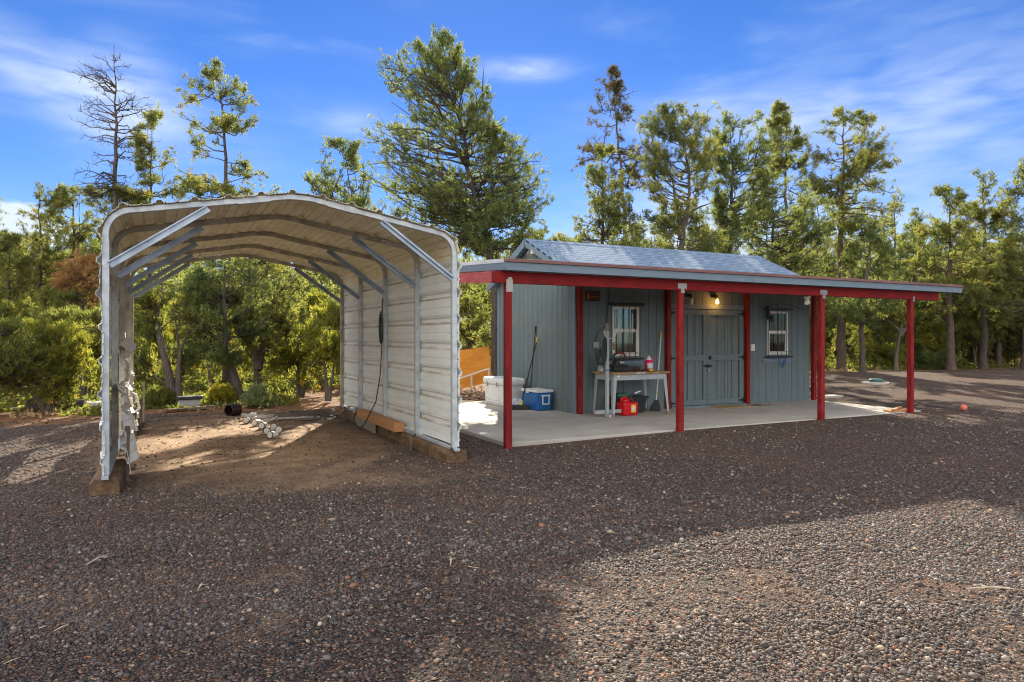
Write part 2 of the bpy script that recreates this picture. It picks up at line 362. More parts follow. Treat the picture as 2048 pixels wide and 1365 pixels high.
axu = np.unique(np.concatenate([np.linspace(-400, -30, 10), np.linspace(-30, -8, 30), np.arange(-8, 20, .25), np.linspace(20, 50, 50), np.linspace(50, 500, 12)]))
axv = np.unique(np.concatenate([np.linspace(-120, -12, 8), np.arange(-12, 18, .25), np.linspace(18, 50, 50), np.linspace(50, 600, 14)]))
UU, VV = np.meshgrid(axu, axv)
gv = np.stack([UU.ravel(), VV.ravel(), hgt(UU, VV).ravel()], 1)
nu, nv = len(axu), len(axv)
idx = np.arange(nu*nv).reshape(nv, nu)
gf = np.stack([idx[:-1, :-1].ravel(), idx[:-1, 1:].ravel(), idx[1:, 1:].ravel(), idx[1:, :-1].ravel()], 1)
def np_mesh(name, v, f, attrs=None, smooth=False):
    me = bpy.data.meshes.new(name); k = f.shape[1]
    me.vertices.add(len(v)); me.vertices.foreach_set('co', np.ascontiguousarray(v, np.float32).ravel())
    me.loops.add(f.size); me.loops.foreach_set('vertex_index', np.ascontiguousarray(f, np.int32).ravel())
    me.polygons.add(len(f)); me.polygons.foreach_set('loop_start', np.arange(0, f.size, k, dtype=np.int32))
    if smooth: me.polygons.foreach_set('use_smooth', np.ones(len(f), bool))
    me.update(calc_edges=True)
    for an, dom, typ, arr in (attrs or []):
        a = me.attributes.new(an, typ, dom)
        a.data.foreach_set('value' if typ == 'FLOAT' else 'color', np.ascontiguousarray(arr, np.float32).ravel())
    return me
# soil under the carport and along the woods (real ground types, not light)
e1 = ((gv[:, 0]-1.05)/2.1)**2+((gv[:, 1]-10.9)/3.9)**2
dirt = np.clip(1.35-e1, 0, 1)
for (x_, y_, a_, b_, w_) in ((60, 1200, .9, .6, .8), (480, 1160, .9, .35, .55), (560, 1220, .5, .25, .6), (1060, 1000, 1.2, .5, .35), (1560, 1290, .5, .3, .5), (700, 960, 1.6, .7, .7)):
    q_ = G(x_, y_); dirt = np.maximum(dirt, w_*np.exp(-((gv[:, 0]-q_.x)/a_)**2-((gv[:, 1]-q_.y)/b_)**2))
bnd = boundary(gv[:, 0], gv[:, 1])
forest = np.clip(bnd/1.2+.5, 0, 1)
gme = np_mesh('ground', gv, gf, [('dirt', 'POINT', 'FLOAT', dirt), ('forest', 'POINT', 'FLOAT', forest)], True)
gm = bpy.data.materials.new('cinder gravel and soil'); gm.use_nodes = True
N = gm.node_tree.nodes; L = gm.node_tree.links; p = N['Principled BSDF']; p.inputs['Roughness'].default_value = .9; p.inputs['Specular IOR Level'].default_value = .25
tc = N.new('ShaderNodeTexCoord')
def vor(scale, seed=0):
    n = N.new('ShaderNodeTexVoronoi'); n.inputs['Scale'].default_value = scale
    m_ = N.new('ShaderNodeMapping'); m_.inputs['Location'].default_value = (seed, seed*.7, 0); L.new(tc.outputs['Object'], m_.inputs[0]); L.new(m_.outputs[0], n.inputs['Vector']); return n
def noi(scale, det=6, rough=.6):
    n = N.new('ShaderNodeTexNoise'); n.inputs['Scale'].default_value = scale; n.inputs['Detail'].default_value = det; n.inputs['Roughness'].default_value = rough
    L.new(tc.outputs['Object'], n.inputs['Vector']); return n
def ramp(src, stops, interp='LINEAR'):
    c = N.new('ShaderNodeValToRGB'); c.color_ramp.interpolation = interp; e = c.color_ramp.elements
    while len(e) < len(stops): e.new(.5)
    for i, (q, col) in enumerate(stops): e[i].position = q; e[i].color = (*col, 1)
    L.new(src, c.inputs[0]); return c.outputs[0]
def mixc(f, a, b, bt='MIX'):
    m_ = N.new('ShaderNodeMix'); m_.data_type = 'RGBA'; m_.blend_type = bt
    if isinstance(f, (int, float)): m_.inputs[0].default_value = f
    else: L.new(f, m_.inputs[0])
    for s_, k in ((a, 6), (b, 7)):
        if isinstance(s_, tuple): m_.inputs[k].default_value = (*s_, 1)
        else: L.new(s_, m_.inputs[k])
    return m_.outputs[2]
def gmath(op, a, b=None, clamp=False):
    n = N.new('ShaderNodeMath'); n.operation = op; n.use_clamp = clamp
    for i, v_ in enumerate((a, b)):
        if v_ is None: continue
        if isinstance(v_, (int, float)): n.inputs[i].default_value = v_
        else: L.new(v_, n.inputs[i])
    return n.outputs[0]
def sepx(c):
    s_ = N.new('ShaderNodeSeparateColor'); L.new(c, s_.inputs[0]); return s_.outputs
v1 = vor(78); v2 = vor(44, 3.3)
PEB = [(0, (.035, .034, .036)), (.22, (.07, .068, .072)), (.45, (.095, .072, .062)), (.60, (.12, .118, .125)), (.76, (.17, .09, .062)), (.84, (.20, .19, .185)), (.93, (.42, .36, .29)), (.975, (.5, .26, .16))]
c1 = ramp(sepx(v1.outputs['Color'])[0], PEB, 'CONSTANT'); c2 = ramp(sepx(v2.outputs['Color'])[1], PEB, 'CONSTANT')
gcol = mixc(gmath('GREATER_THAN', noi(20, 3).outputs[0], .52), c1, c2)
patch = N.new('ShaderNodeMapRange'); L.new(noi(.55, 5).outputs[0], patch.inputs[0]); patch.inputs[1].default_value = .50; patch.inputs[2].default_value = .68
gcol = mixc(1.0, gcol, (.92, .78, .65), 'MULTIPLY')
gcol = mixc(gmath('MULTIPLY', patch.outputs[0], .6), gcol, (.15, .085, .055))
ad = N.new('ShaderNodeAttribute'); ad.attribute_name = 'dirt'; af = N.new('ShaderNodeAttribute'); af.attribute_name = 'forest'
dcol = ramp(noi(2.2, 9, .7).outputs[0], [(.3, (.27, .175, .10)), (.5, (.46, .31, .19)), (.7, (.60, .46, .32))])
fine = ramp(noi(55, 4, .7).outputs[0], [(.35, (.35, .33, .30)), (.65, (1.15, 1.1, 1.05))])
dcol = mixc(.8, dcol, fine, 'MULTIPLY')
dm = gmath('ADD', gmath('MULTIPLY', ad.outputs['Fac'], 1.1), gmath('MULTIPLY', gmath('SUBTRACT', noi(1.6, 8, .75).outputs[0], .62), 2.2), True)
dm = gmath('MULTIPLY', dm, gmath('GREATER_THAN', ad.outputs['Fac'], .02), True)
fcol = ramp(noi(3.0, 9, .75).outputs[0], [(.3, (.13, .072, .04)), (.48, (.28, .145, .075)), (.62, (.42, .22, .11)), (.75, (.40, .30, .17))])
fcol = mixc(.7, fcol, fine, 'MULTIPLY')
fm = gmath('ADD', af.outputs['Fac'], gmath('MULTIPLY', gmath('SUBTRACT', noi(.9, 8, .7).outputs[0], .5), gmath('SUBTRACT', 1.2, gmath('ABSOLUTE', gmath('SUBTRACT', gmath('MULTIPLY', af.outputs['Fac'], 2), 1)))), True)
fmr = N.new('ShaderNodeMapRange'); L.new(fm, fmr.inputs[0]); fmr.inputs[1].default_value = .35; fmr.inputs[2].default_value = .6
col = mixc(dm, gcol, dcol); col = mixc(fmr.outputs[0], col, fcol)
L.new(col, p.inputs['Base Color'])
hb = gmath('SUBTRACT', 1, gmath('MULTIPLY', v1.outputs['Distance'], 1.2))
hb = gmath('ADD', hb, gmath('MULTIPLY', gmath('SUBTRACT', 1, v2.outputs['Distance']), .8))
hb = gmath('MULTIPLY', hb, gmath('SUBTRACT', 1.15, dm))
hb = gmath('ADD', hb, gmath('MULTIPLY', noi(60, 4).outputs[0], .5))
bp = N.new('ShaderNodeBump'); bp.inputs['Strength'].default_value = 1; bp.inputs['Distance'].default_value = .016; L.new(hb, bp.inputs['Height']); L.new(bp.outputs[0], p.inputs['Normal'])
gme.materials.append(gm)
go = bpy.data.objects.new('ground', gme); COL.objects.link(go); tag(go, kind='structure')

# loose cinder pebbles lying on the yard
def pebbles():
    rg = np.random.default_rng(5)
    t = (1+5**.5)/2
    iv = np.array([(-1, t, 0), (1, t, 0), (-1, -t, 0), (1, -t, 0), (0, -1, t), (0, 1, t), (0, -1, -t), (0, 1, -t), (t, 0, -1), (t, 0, 1), (-t, 0, -1), (-t, 0, 1)])/math.sqrt(1+t*t)
    fi = np.array([(0, 11, 5), (0, 5, 1), (0, 1, 7), (0, 7, 10), (0, 10, 11), (1, 5, 9), (5, 11, 4), (11, 10, 2), (10, 7, 6), (7, 1, 8), (3, 9, 4), (3, 4, 2), (3, 2, 6), (3, 6, 8), (3, 8, 9), (4, 9, 5), (2, 4, 11), (6, 2, 10), (8, 6, 7), (9, 8, 1)])
    n0 = 420000
    d = rg.uniform(1.9, 13.5, n0); X = rg.uniform(-1, 1, n0)*(.86*d+.9)
    wgt = (.86*d+.9)/(.86*13.5+.9)                       # even per area
    dens = np.interp(d, [1.9, 4.5, 7, 10, 13.5], [1, .95, .42, .20, .10])
    keep = rg.random(n0) < wgt*dens*1.0/np.interp(2.0, [1.9, 13.5], [1, 1])
    # the near part needs more samples than the area weight alone gives
    d2 = rg.uniform(1.9, 6.5, 340000); X2 = rg.uniform(-1, 1, 340000)*(.86*d2+.9)
    k2 = rg.random(340000) < (.86*d2+.9)/(.86*6.5+.9)*np.interp(d2, [1.9, 4, 6.5], [.80, .68, .12])
    d = np.concatenate([d[keep], d2[k2]]); X = np.concatenate([X[keep], X2[k2]])
    u = X*CS+d*SN; v = -X*SN+d*CS
    ok = ~((u > 4.1) & (u < 13.4) & (v > 8.3)) & ~((u > 6.8) & (v > 10))
    inside = ((u-1.05)/2.0)**2+((v-10.9)/3.5)**2 < 1
    ok &= ~(inside & (rg.random(len(u)) < .82))
    bare = (hnoise(u*.7+3, v*1.1)+.5*hnoise(u*2.3, v*2.9+1) > .45) & (rg.random(len(u)) < .80); ok &= ~bare
    ok &= ~((np.abs(u+.5) < .14) & (v > 7.6)) & ~((np.abs(u-3.15) < .17) & (v > 7.5)); ok &= boundary(u, v) < .6
    u, v, d = u[ok], v[ok], d[ok]; n = len(u); print('pebbles', n)
    r = np.clip(np.exp(rg.normal(math.log(.0070), .36, n)), .004, .028)*np.interp(d, [2, 6, 13], [1, 1.15, 1.6])
    big = rg.random(n) < .004; r[big] *= 1.7
    sc3 = np.stack([r*rg.uniform(.8, 1.35, n), r*rg.uniform(.7, 1.1, n), r*rg.uniform(.45, .8, n)], 1)
    jit = rg.uniform(.78, 1.15, (n, 12, 1))
    V = iv[None]*jit*sc3[:, None, :]
    a = rg.uniform(0, 6.28, n); ti = rg.normal(0, .35, n)
    y_ = V[..., 1]*np.cos(ti)[:, None]-V[..., 2]*np.sin(ti)[:, None]; z_ = V[..., 1]*np.sin(ti)[:, None]+V[..., 2]*np.cos(ti)[:, None]
    x_ = V[..., 0]*np.cos(a)[:, None]-y_*np.sin(a)[:, None]; y2 = V[..., 0]*np.sin(a)[:, None]+y_*np.cos(a)[:, None]
    V = np.stack([x_+u[:, None], y2+v[:, None], z_+(hgt(u, v)+r*.28)[:, None]], 2).reshape(-1, 3)
    F = (fi[None]+(np.arange(n)*12)[:, None, None]).reshape(-1, 3)
    pal = np.array([.90, .80, .70])*np.array([(.045, .045, .05), (.075, .075, .082), (.11, .112, .125), (.105, .08, .068), (.15, .15, .165), (.14, .092, .072), (.24, .225, .215), (.44, .38, .32), (.30, .155, .11), (.19, .19, .215)])
    pr = np.array([.17, .20, .14, .14, .09, .10, .05, 0.03, .013, .055]); pr /= pr.sum()
    c = pal[rg.choice(len(pal), n, p=pr)]*rg.uniform(.75, 1.3, (n, 1))
    dst = .5+.5*np.tanh((hnoise(u*1.1+2, v*1.3)+.5*hnoise(u*3.1, v*2.7))*1.2); c = c*(1-.35*dst[:, None])+np.array([.085, .055, .038])*.35*dst[:, None]
    C4 = np.ones((n, 12, 4)); C4[:, :, :3] = c[:, None, :]
    me = np_mesh('gravel_pebbles', V, F, [('stone', 'POINT', 'FLOAT_COLOR', C4.reshape(-1, 4))], True)
    m = bpy.data.materials.new('cinder pebbles'); m.use_nodes = True; nn = m.node_tree.nodes; q = nn['Principled BSDF']; q.inputs['Roughness'].default_value = .72; q.inputs['Specular IOR Level'].default_value = .35
    at = nn.new('ShaderNodeAttribute'); at.attribute_name = 'stone'; m.node_tree.links.new(at.outputs['Color'], q.inputs['Base Color'])
    me.materials.append(m); o = bpy.data.objects.new('gravel_pebbles', me); COL.objects.link(o)
    tag(o, 'loose dark cinder gravel pebbles spread over the yard', 'gravel', kind='stuff')
pebbles()
def litter():
    rg = random.Random(3); mb = MB()
    for i in range(110):
        x = rg.uniform(-150, 2150); y = 735+rg.random()**1.3*620
        q = G(x, max(y, 790)); 
        if 4.0 < q.x < 13.5 and q.y > 8.2: continue
        if boundary(np.array(q.x), np.array(q.y)) > 3: continue
        L_ = rg.uniform(.02, .075); a = rg.uniform(0, 6.28); z = float(hgt(q.x, q.y))+.014
        d_ = Vector((math.cos(a), math.sin(a), rg.uniform(-.05, .15)))*L_; s_ = Vector((-math.sin(a), math.cos(a), 0))*L_*rg.uniform(-.2, .2)
        mb.tube([q+Vector((0, 0, z)), q+d_*.5+s_+Vector((0, 0, z+.004)), q+d_+Vector((0, 0, z))], rg.uniform(.0012, .0032), 4)
    o = mb.build('twig_litter', mat('bleached twigs', (.42, .33, .22), (.6, .52, .4), 20, .9)); tag(o, 'scattered bleached twigs and pine needles on the gravel', 'twigs', kind='stuff')
litter()

# ------------------------------------------------------------------ carport
CL, CR, CM = -.50, 3.10, 1.30
FR = [7.62, 8.96, 10.49, 12.0, 13.41]
EV, RG = 2.705, 3.03
def cp_path(off=0.0, z0=.17, seg=7):
    """arch path in (u,z): left leg, curved knee, roof, ridge, roof, knee, right leg"""
    th = math.atan2(RG-EV, CM-CL); r = .24
    pts = [(CL-off, z0)]
    cu, cz = CL+r, EV+ (r)*math.tan(th)-r/math.cos(th)
    for i in range(seg+1):
        a = math.pi-(math.pi/2-th)*i/seg
        pts.append((cu+(r+off)*math.cos(a), cz+(r+off)*math.sin(a)))
    pts.append((CM-.13, RG-.13*math.tan(th)+off)); pts.append((CM-.045, RG-.018+off)); pts.append((CM+.045, RG-.018+off)); pts.append((CM+.13, RG-.13*math.tan(th)+off))
    left = [q for q in pts[:seg+2]]
    pts += [(2*CM-u, z) for u, z in reversed(left)]
    return pts
def sqsweep(mb, path, y, w):
    """square tube swept along (u,z) path at depth y"""
    k = len(path); v = []
    for i, (u, z) in enumerate(path):
        a = Vector(path[max(i-1, 0)]); b = Vector(path[min(i+1, k-1)]); t = (b-a).normalized(); n = Vector((-t.y, t.x))
        for s1, s2 in ((-1, -1), (1, -1), (1, 1), (-1, 1)):
            v.append((u+n.x*s1*w/2, y+s2*w/2, z+n.y*s1*w/2))
    f = []
    for i in range(k-1):
        for j in range(4): f.append((i*4+j, i*4+(j+1) % 4, (i+1)*4+(j+1) % 4, (i+1)*4+j))
    f += [(0, 1, 2, 3)[::-1], tuple(range(4*(k-1), 4*k))]
    mb.add(v, f)
bracem = mat('brace steel', (.22, .28, .37), (.36, .43, .52), 6, .4, metal=.45)
cp = thing('carport', (1.3, 10.5, 0), 'galvanised steel carport with an arched ribbed metal roof and dented left side', 'carport')
W_ = .058
for i, y in enumerate(FR):
    path = cp_path()
    fm_ = galv if i == 0 else galvd
    k = len(path)
    # legs and roof bow are separate tubes, the sleeve joints sit proud
    mbf = MB(); sqsweep(mbf, [(CL, 2.40)]+path[1:-1]+[(CR, 2.40)], y, W_); bow = mbf.build('roof_bow', fm_, cp, bev=.006)
    th = math.atan2(RG-EV, CM-CL)
    for s_ in (-1, 1):
        slv = MB()
        u0, u1 = CM+s_*.62, CM+s_*.30
        slv.obox((u1, y, RG-.30*math.tan(th)), (u0, y, RG-.62*math.tan(th)), W_+.007, W_+.007)
        slv.build('sleeve', fm_, bow)
    for u in (CL, CR):
        lg = MB(); lg.box(u-W_/2-.003, u+W_/2+.003, y-W_/2-.003, y+W_/2+.003, .185, 2.44); lo = lg.build('leg', fm_ if not (u == CR and 0 < i < 4) else galv, cp, bev=.005)
        ft = MB(); ft.box(u-W_/2-.001, u+W_/2+.001, y-W_/2-.001, y+W_/2+.001, .150, .182); ft.build('foot', black, lo)
        s_ = 1 if u == CL else -1
        br = MB(); ue, ze = u+s_*.90, EV+(.90-.02)*math.tan(th)-.045
        p0 = Vector((u+s_*.03, y-.0, 2.20)); p1 = Vector((ue, y-.0, ze))
        # hat channel brace: two flanges and a raised web
        nrm = (p1-p0).normalized(); upv = Vector((0, 1, 0)).cross(nrm).normalized(); yo = Vector((0, -W_/2-.004, 0))
        for q, wq in ((-1, .014), (1, .024)):
            br.obox(p0+upv*q*.026+yo, p1+upv*q*.026+yo, .034, wq, up=upv)
        br.obox(p0+yo+Vector((0, .014, 0)), p1+yo+Vector((0, .014, 0)), .004, .046, up=upv)
        br.build('brace', bracem, cp)
for u in (CL, CR):
    b = MB(); b.box(u-.03, u+.03, 7.50, 13.50, .155, .1835); b.build('base_rail', galv, cp)
def rib_h(s):
    t = (s % .32)/.32; d = abs(t-.5)*.32
    if d < .018: return .034
    if d < .045: return .034*(1-(d-.018)/.027)
    for c_ in (.0, .11):
        e_ = min(abs(s % .32-c_), abs(s % .32-.32+c_))
        if abs(e_) < .0085: return .012
    return 0
def ribbed(path, y0, y1, ny, disp=None, ds=None, s0=0, jag=0):
    P_ = [Vector(q) for q in path]; cum = [0]
    for a, b in zip(P_, P_[1:]): cum.append(cum[-1]+(b-a).length)
    T = cum[-1]; S_ = {0, T}
    k0 = int(s0/.32)-1
    for k in range(k0, int((T+s0)/.32)+2):
        for q in (.16-.045, .16-.018, .16+.018, .16+.045, -.009, -.007, .007, .009, .101, .103, .117, .119, .201, .203, .217, .219, .06, .26):
            s = k*.32+q-s0
            if 0 < s < T: S_.add(s)
    for c_ in cum: S_.add(c_)
    S_ = sorted(S_); v = []; f = []
    rgj = random.Random(11)
    for s in S_:
        i = max(j for j in range(len(cum)) if cum[j] <= s+1e-9); i = min(i, len(P_)-2)
        t = (s-cum[i])/(cum[i+1]-cum[i]); q = P_[i].lerp(P_[i+1], t)
        tg = (P_[i+1]-P_[i]).normalized(); nrm = Vector((-tg.y, tg.x)); q = q+nrm*rib_h(s+s0)
        for j in range(ny+1):
            y = y0+(y1-y0)*j/ny; w = Vector((q.x, y, q.y))
            if j in (0, ny) and jag: w.y += rgj.uniform(-jag, jag)
            if disp: w = disp(w, s, j/ny)
            v.append(w)
    n = ny+1
    for a in range(len(S_)-1):
        for j in range(ny): f.append((a*n+j, a*n+j+1, (a+1)*n+j+1, (a+1)*n+j))
    return MB().add(v, f)
full = cp_path(off=W_/2+.006, z0=.2)
k = len(full)//2
def cut(a, b): return full[a:b]
roofp = [(full[1][0], 2.46)]+full[1:-1]+[(full[-1][0], 2.46)]
ribbed(roofp, 7.54, 13.56, 16, lambda w, s, t: w+Vector((0, 0, .004*math.sin(w.y*3+w.x*2))), s0=.10).build('roof_sheet', roofm, cp, solid=.003)
rw = [(full[-1][0], 2.50), (full[-1][0], .20)]
ribbed(rw, 7.54, 13.56, 16, lambda w, s, t: w+Vector((.004*math.sin(w.y*4+w.z*3), 0, 0)), s0=.02).build('side_wall', sheetm, cp, solid=.003)
ul = full[0][0]
def leftdent(w, s, t):
    a = max(0, .9-w.z)*.10; return w+Vector((-.02*math.sin(w.y*3.1)*min(1, max(0, 2.0-w.z))+.012*math.sin(w.y*9+w.z*6), 0, .01*math.sin(w.y*5)))
ribbed([(ul, .18), (ul, 2.50)], 7.55, 9.02, 12, leftdent, s0=.02, jag=.012).build('side_wall', sheetm, cp, solid=.003)
ribbed([(ul, 1.28), (ul, 2.50)], 9.02, 13.56, 20, leftdent, s0=.16).build('side_wall', sheetm, cp, solid=.003)
def crumple(y0, y1, z0, z1, u0, u1, sd, shear=.25):
    """torn corrugated sheet hanging inwards, folded along a few sharp creases"""
    rg = random.Random(sd); cre = sorted(rg.uniform(z0, z1) for _ in range(2)); cy = sorted(rg.uniform(y0, y1) for _ in range(3))
    du = [rg.uniform(-.05, .07) for _ in range(3)]; dy = [rg.uniform(-.05, .05) for _ in range(4)]
    def fold(q, cs, ds):
        o = 0; pts = [cs[0]-.4]+list(cs)+[cs[-1]+.4]
        for a_, b_, d0, d1 in zip(pts, pts[1:], [0]+ds, ds+[0]):
            if a_ <= q <= b_: t_ = (q-a_)/(b_-a_); o = d0*(1-t_)+d1*t_
        return o
    def dsp(w, s, t):
        h_ = (w.z-z0)/(z1-z0)
        return Vector((u0+(u1-u0)*(1-h_)+fold(w.z, cre, du)+fold(w.y, cy, dy)+1.5*(w.x-ul), w.y+shear*(h_-.5), w.z+.10*(t-.5)*(1 if sd % 2 else -1)))
    return ribbed([(ul, z0), (ul, z1)], y0, y1, 10, dsp, s0=rg.uniform(0, .3), jag=.012).build('crumpled_panel', crum, cp, solid=.004)
crumple(8.15, 8.75, .17, .66, CL+.10, CL+.22, 1, .35)
crumple(8.62, 9.30, .42, .98, CL+.04, CL+.20, 6, -.3)
crumple(9.15, 10.5, .25, 1.30, CL+.05, CL+.14, 2, -.35)
crumple(9.9, 10.5, 1.28, 1.46, CL+.05, CL+.10, 5, .1)
crumple(10.5, 11.7, .22, .95, CL+.04, CL+.16, 3, .3)
crumple(11.8, 13.2, .22, .70, CL+.03, CL+.14, 4, -.2)
# timbers
def log(x0, x1, y0, y1, z1, sd, name, m, label, cat, rough_=.012, n=18):
    rg = random.Random(sd); mb = MB(); v = []; prof = []
    W2 = (x1-x0)/2; c = (x0+x1)/2
    for (a, b) in ((-1, 0), (-1, .75), (-.72, 1), (.72, 1), (1, .75), (1, 0)): prof.append((a*W2, b*z1))
    f = []; k = len(prof)
    for i in range(n+1):
        y = y0+(y1-y0)*i/n; w = rg.uniform(-1, 1)*rough_
        for a, b in prof: v.append((c+a+w+rg.uniform(-.5, .5)*rough_, y, b+(rg.uniform(-.6, .3)*rough_ if b > 0 else -.02)))
    for i in range(n):
        for j in range(k): f.append((i*k+j, i*k+(j+1) % k, (i+1)*k+(j+1) % k, (i+1)*k+j))
    f += [tuple(range(k))[::-1], tuple(range(n*k, n*k+k))]
    mb.add(v, f); return lone(mb, name, m, label, cat, bev=.006)
log(-.63, -.37, 7.58, 13.55, .150, 1, 'foundation_timber', timber, 'dark weathered timber under the left legs of the carport', 'timber')
log(3.00, 3.26, 7.62, 13.62, .150, 2, 'foundation_timber', timber, 'long round-edged timber under the right wall of the carport', 'timber', .012)
wb_ = MB(); wb_.box(2.92, 3.065, 9.42, 11.58, .153, .285); lone(wb_, 'wood_beam', cutwood, 'orange sawn beam lying along the right carport wall on its timber', 'beam', bev=.008)
bd = MB(); bd.obox((2.955, 11.75, .07), (2.955, 10.55, .07), .03, .15); lone(bd, 'board', plankw, 'short grey board standing on edge under the orange beam', 'board')
for i, (u, v, z1, lb) in enumerate([(-.345, 8.22, .57, 'rusty steel stake nearest the camera beside the left carport timber'), (-.345, 10.17, .52, 'second steel stake from the front along the left carport timber'), (-.345, 12.75, .45, 'third steel stake from the front along the left carport timber'), (-.33, 13.80, .70, 'tallest pale stake standing behind the rear end of the left carport timber'),
                                    (2.91, 8.68, .19, 'short stake against the right carport timber near its front end'), (2.93, 12.45, .24, 'short stake against the right carport timber near the coiled cord end')]):
    s_ = MB(); s_.obox((u, v, -.05), (u+.01, v+.01, z1), .036, .030, up=(1, 0, 0)); s_.box(u-.022, u+.022, v-.004, v+.004, z1-.05, z1+.004)
    lone(s_, 'stake', mat('rusty steel', (.12, .085, .07), (.2, .15, .12), 12, .6, metal=.4) if i != 3 else plankw, lb, 'stake', 'stakes along the carport timbers')
# cord hanging on the third right leg
cpts = [Vector((3.045, 10.44, 2.02)), Vector((3.03, 10.42, 1.6)), Vector((3.0, 10.40, 1.30))]
cmb_ = MB(); cmb_.tube([(3.06, 10.47, 2.12), (3.04, 10.44, 2.05), (3.03, 10.42, 1.7), (3.02, 10.40, 1.35), (3.0, 10.42, .9), (2.95, 10.48, .5), (2.82, 10.66, .14), (2.80, 10.9, .03), (2.84, 11.2, .02), (2.86, 11.5, .12), (2.93, 11.60, .30)], .009, 6)
for k in range(3):
    a0 = .05*k; cmb_.tube([(3.03-.008*k, 10.43+.060*math.sin(t*.5236)*(1+.25*k), 1.62+a0*.4+(.21+.02*k)*math.cos(t*.5236)) for t in range(13)], .008, 6)
for k in range(1): cmb_.tube([(2.93, 11.60, .30), (3.0, 11.9, .28), (2.98, 12.3, .26), (2.88, 12.5, .10), (2.6, 12.7, .015), (2.3, 12.6, .012), (2.0, 12.9, .012)], .008, 6)
lone(cmb_, 'extension_cord', cordm, 'dark cord coiled on the middle right carport leg and trailing to the ground', 'cord')
cr_ = MB(); cr_.box(2.90, 2.98, 11.62, 11.70, .21, .32); cr_.box(2.91, 2.97, 11.74, 11.80, .2, .27); lone(cr_, 'power_outlet', tgrey, 'small grey outlet box on the timber at the rear end of the orange beam', 'outlet', bev=.008)

# ------------------------------------------------------------------ slab
sb = MB(); SZ = .06
n_ = 30
prof = [(4.18, 8.36), (13.35, 8.36), (13.42, 10.9), (13.42, 14.4), (6.9, 14.4), (5.75, 13.9), (4.22, 13.6)]
sb.extrude([(x, y, -.12) for x, y in prof], (0, 0, .12+SZ))
o = sb.build('concrete_patio', conc, None, bev=.012); tag(o, kind='structure')

# ------------------------------------------------------------------ shed with porch
SX0, SX1, SY0, SY1 = 6.92, 13.30, 10.95, 14.28
shed = thing('shed', (10.1, 12.6, SZ), 'grey wood shed with gable shingle roof and a red-posted porch across its front', 'shed')
shed['_o'] = (10.1, 12.6, SZ)
WT = 2.62
def grooved(a0, a1, holes, fixed, axis, z0, ztop, out, pitch=.2033, gw=.009, gd=.008, start=0.0):
    """vertical-groove siding between a0..a1 along one axis, outer face at `fixed`; holes = [(a0,a1,z0,z1)]; ztop callable"""
    cuts = {a0, a1}
    for h_ in holes: cuts |= {h_[0], h_[1]}
    gs = []; k = math.ceil((a0-start)/pitch)
    while start+k*pitch < a1-gw: 
        if start+k*pitch > a0+gw: gs.append(start+k*pitch)
        k += 1
    for g_ in gs: cuts |= {g_-gw/2, g_+gw/2}
    c = sorted(cuts); mb = MB()
    def q(a, dep, z): return (a, fixed-out*dep, z) if axis == 'x' else (fixed-out*dep, a, z)
    for a, b in zip(c, c[1:]):
        if b-a < 1e-5: continue
        m_ = (a+b)/2; ing = any(abs(m_-g_) < gw/2 for g_ in gs); dep = gd if ing else 0
        spans = [(z0, None)]
        for h_ in holes:
            if h_[0]-1e-6 <= m_ <= h_[1]+1e-6: spans = [(z0, h_[2]), (h_[3], None)] if h_[2] > z0+.001 else [(h_[3], None)]
        for s0, s1 in spans:
            za = ztop(a) if s1 is None else s1; zb = ztop(b) if s1 is None else s1
            mb.add([q(a, dep, s0), q(b, dep, s0), q(b, dep, zb), q(a, dep, za)], [(0, 1, 2, 3)])
        if ing:
            for e_ in (a, b): mb.add([q(e_, 0, z0), q(e_, gd, z0), q(e_, gd, ztop(e_)), q(e_, 0, ztop(e_))], [(0, 1, 2, 3)])
    return mb
W1 = (7.76, 8.40, 1.14, 2.11); W2 = (11.94, 12.58, 1.125, 2.09)
D0, D1, DT = 9.20, 11.20, 2.10
grooved(SX0, SX1, [W1, W2, (D0, D1, SZ, DT)], SY0, 'x', SZ, lambda a: 2.9, -1, start=7.02).build('front_wall', siding, shed)
RIDGE_Y = (SY0+SY1)/2; RZ = 3.50
def gz(y): return RZ-abs(y-RIDGE_Y)*.46-.03
grooved(SY0, SY1, [], SX0, 'y', SZ, gz, -1, start=11.0).build('side_wall', siding, shed)
b = MB(); b.add([(SX1, SY0, SZ), (SX1, SY1, SZ), (SX1, SY1, gz(SY1)), (SX1, RIDGE_Y, gz(RIDGE_Y)), (SX1, SY0, gz(SY0))], [(0, 1, 2, 3, 4)]); b.build('side_wall', siding, shed)
b = MB(); b.add([(SX0, SY1, SZ), (SX1, SY1, SZ), (SX1, SY1, 2.8), (SX0, SY1, 2.8)], [(0, 1, 2, 3)]); b.build('rear_wall', siding, shed)
# trim: corner boards, skirting, rake boards
b = MB(); b.box(SX0-.018, SX0-.001, SY1-.09, SY1+.018, SZ, 2.66); b.build('corner_board', trimg, shed)
b = MB(); b.box(SX0-.018, SX0+.0, SY0-.016, SY0+.07, SZ, 2.5); b.build('corner_board', trimg, shed)
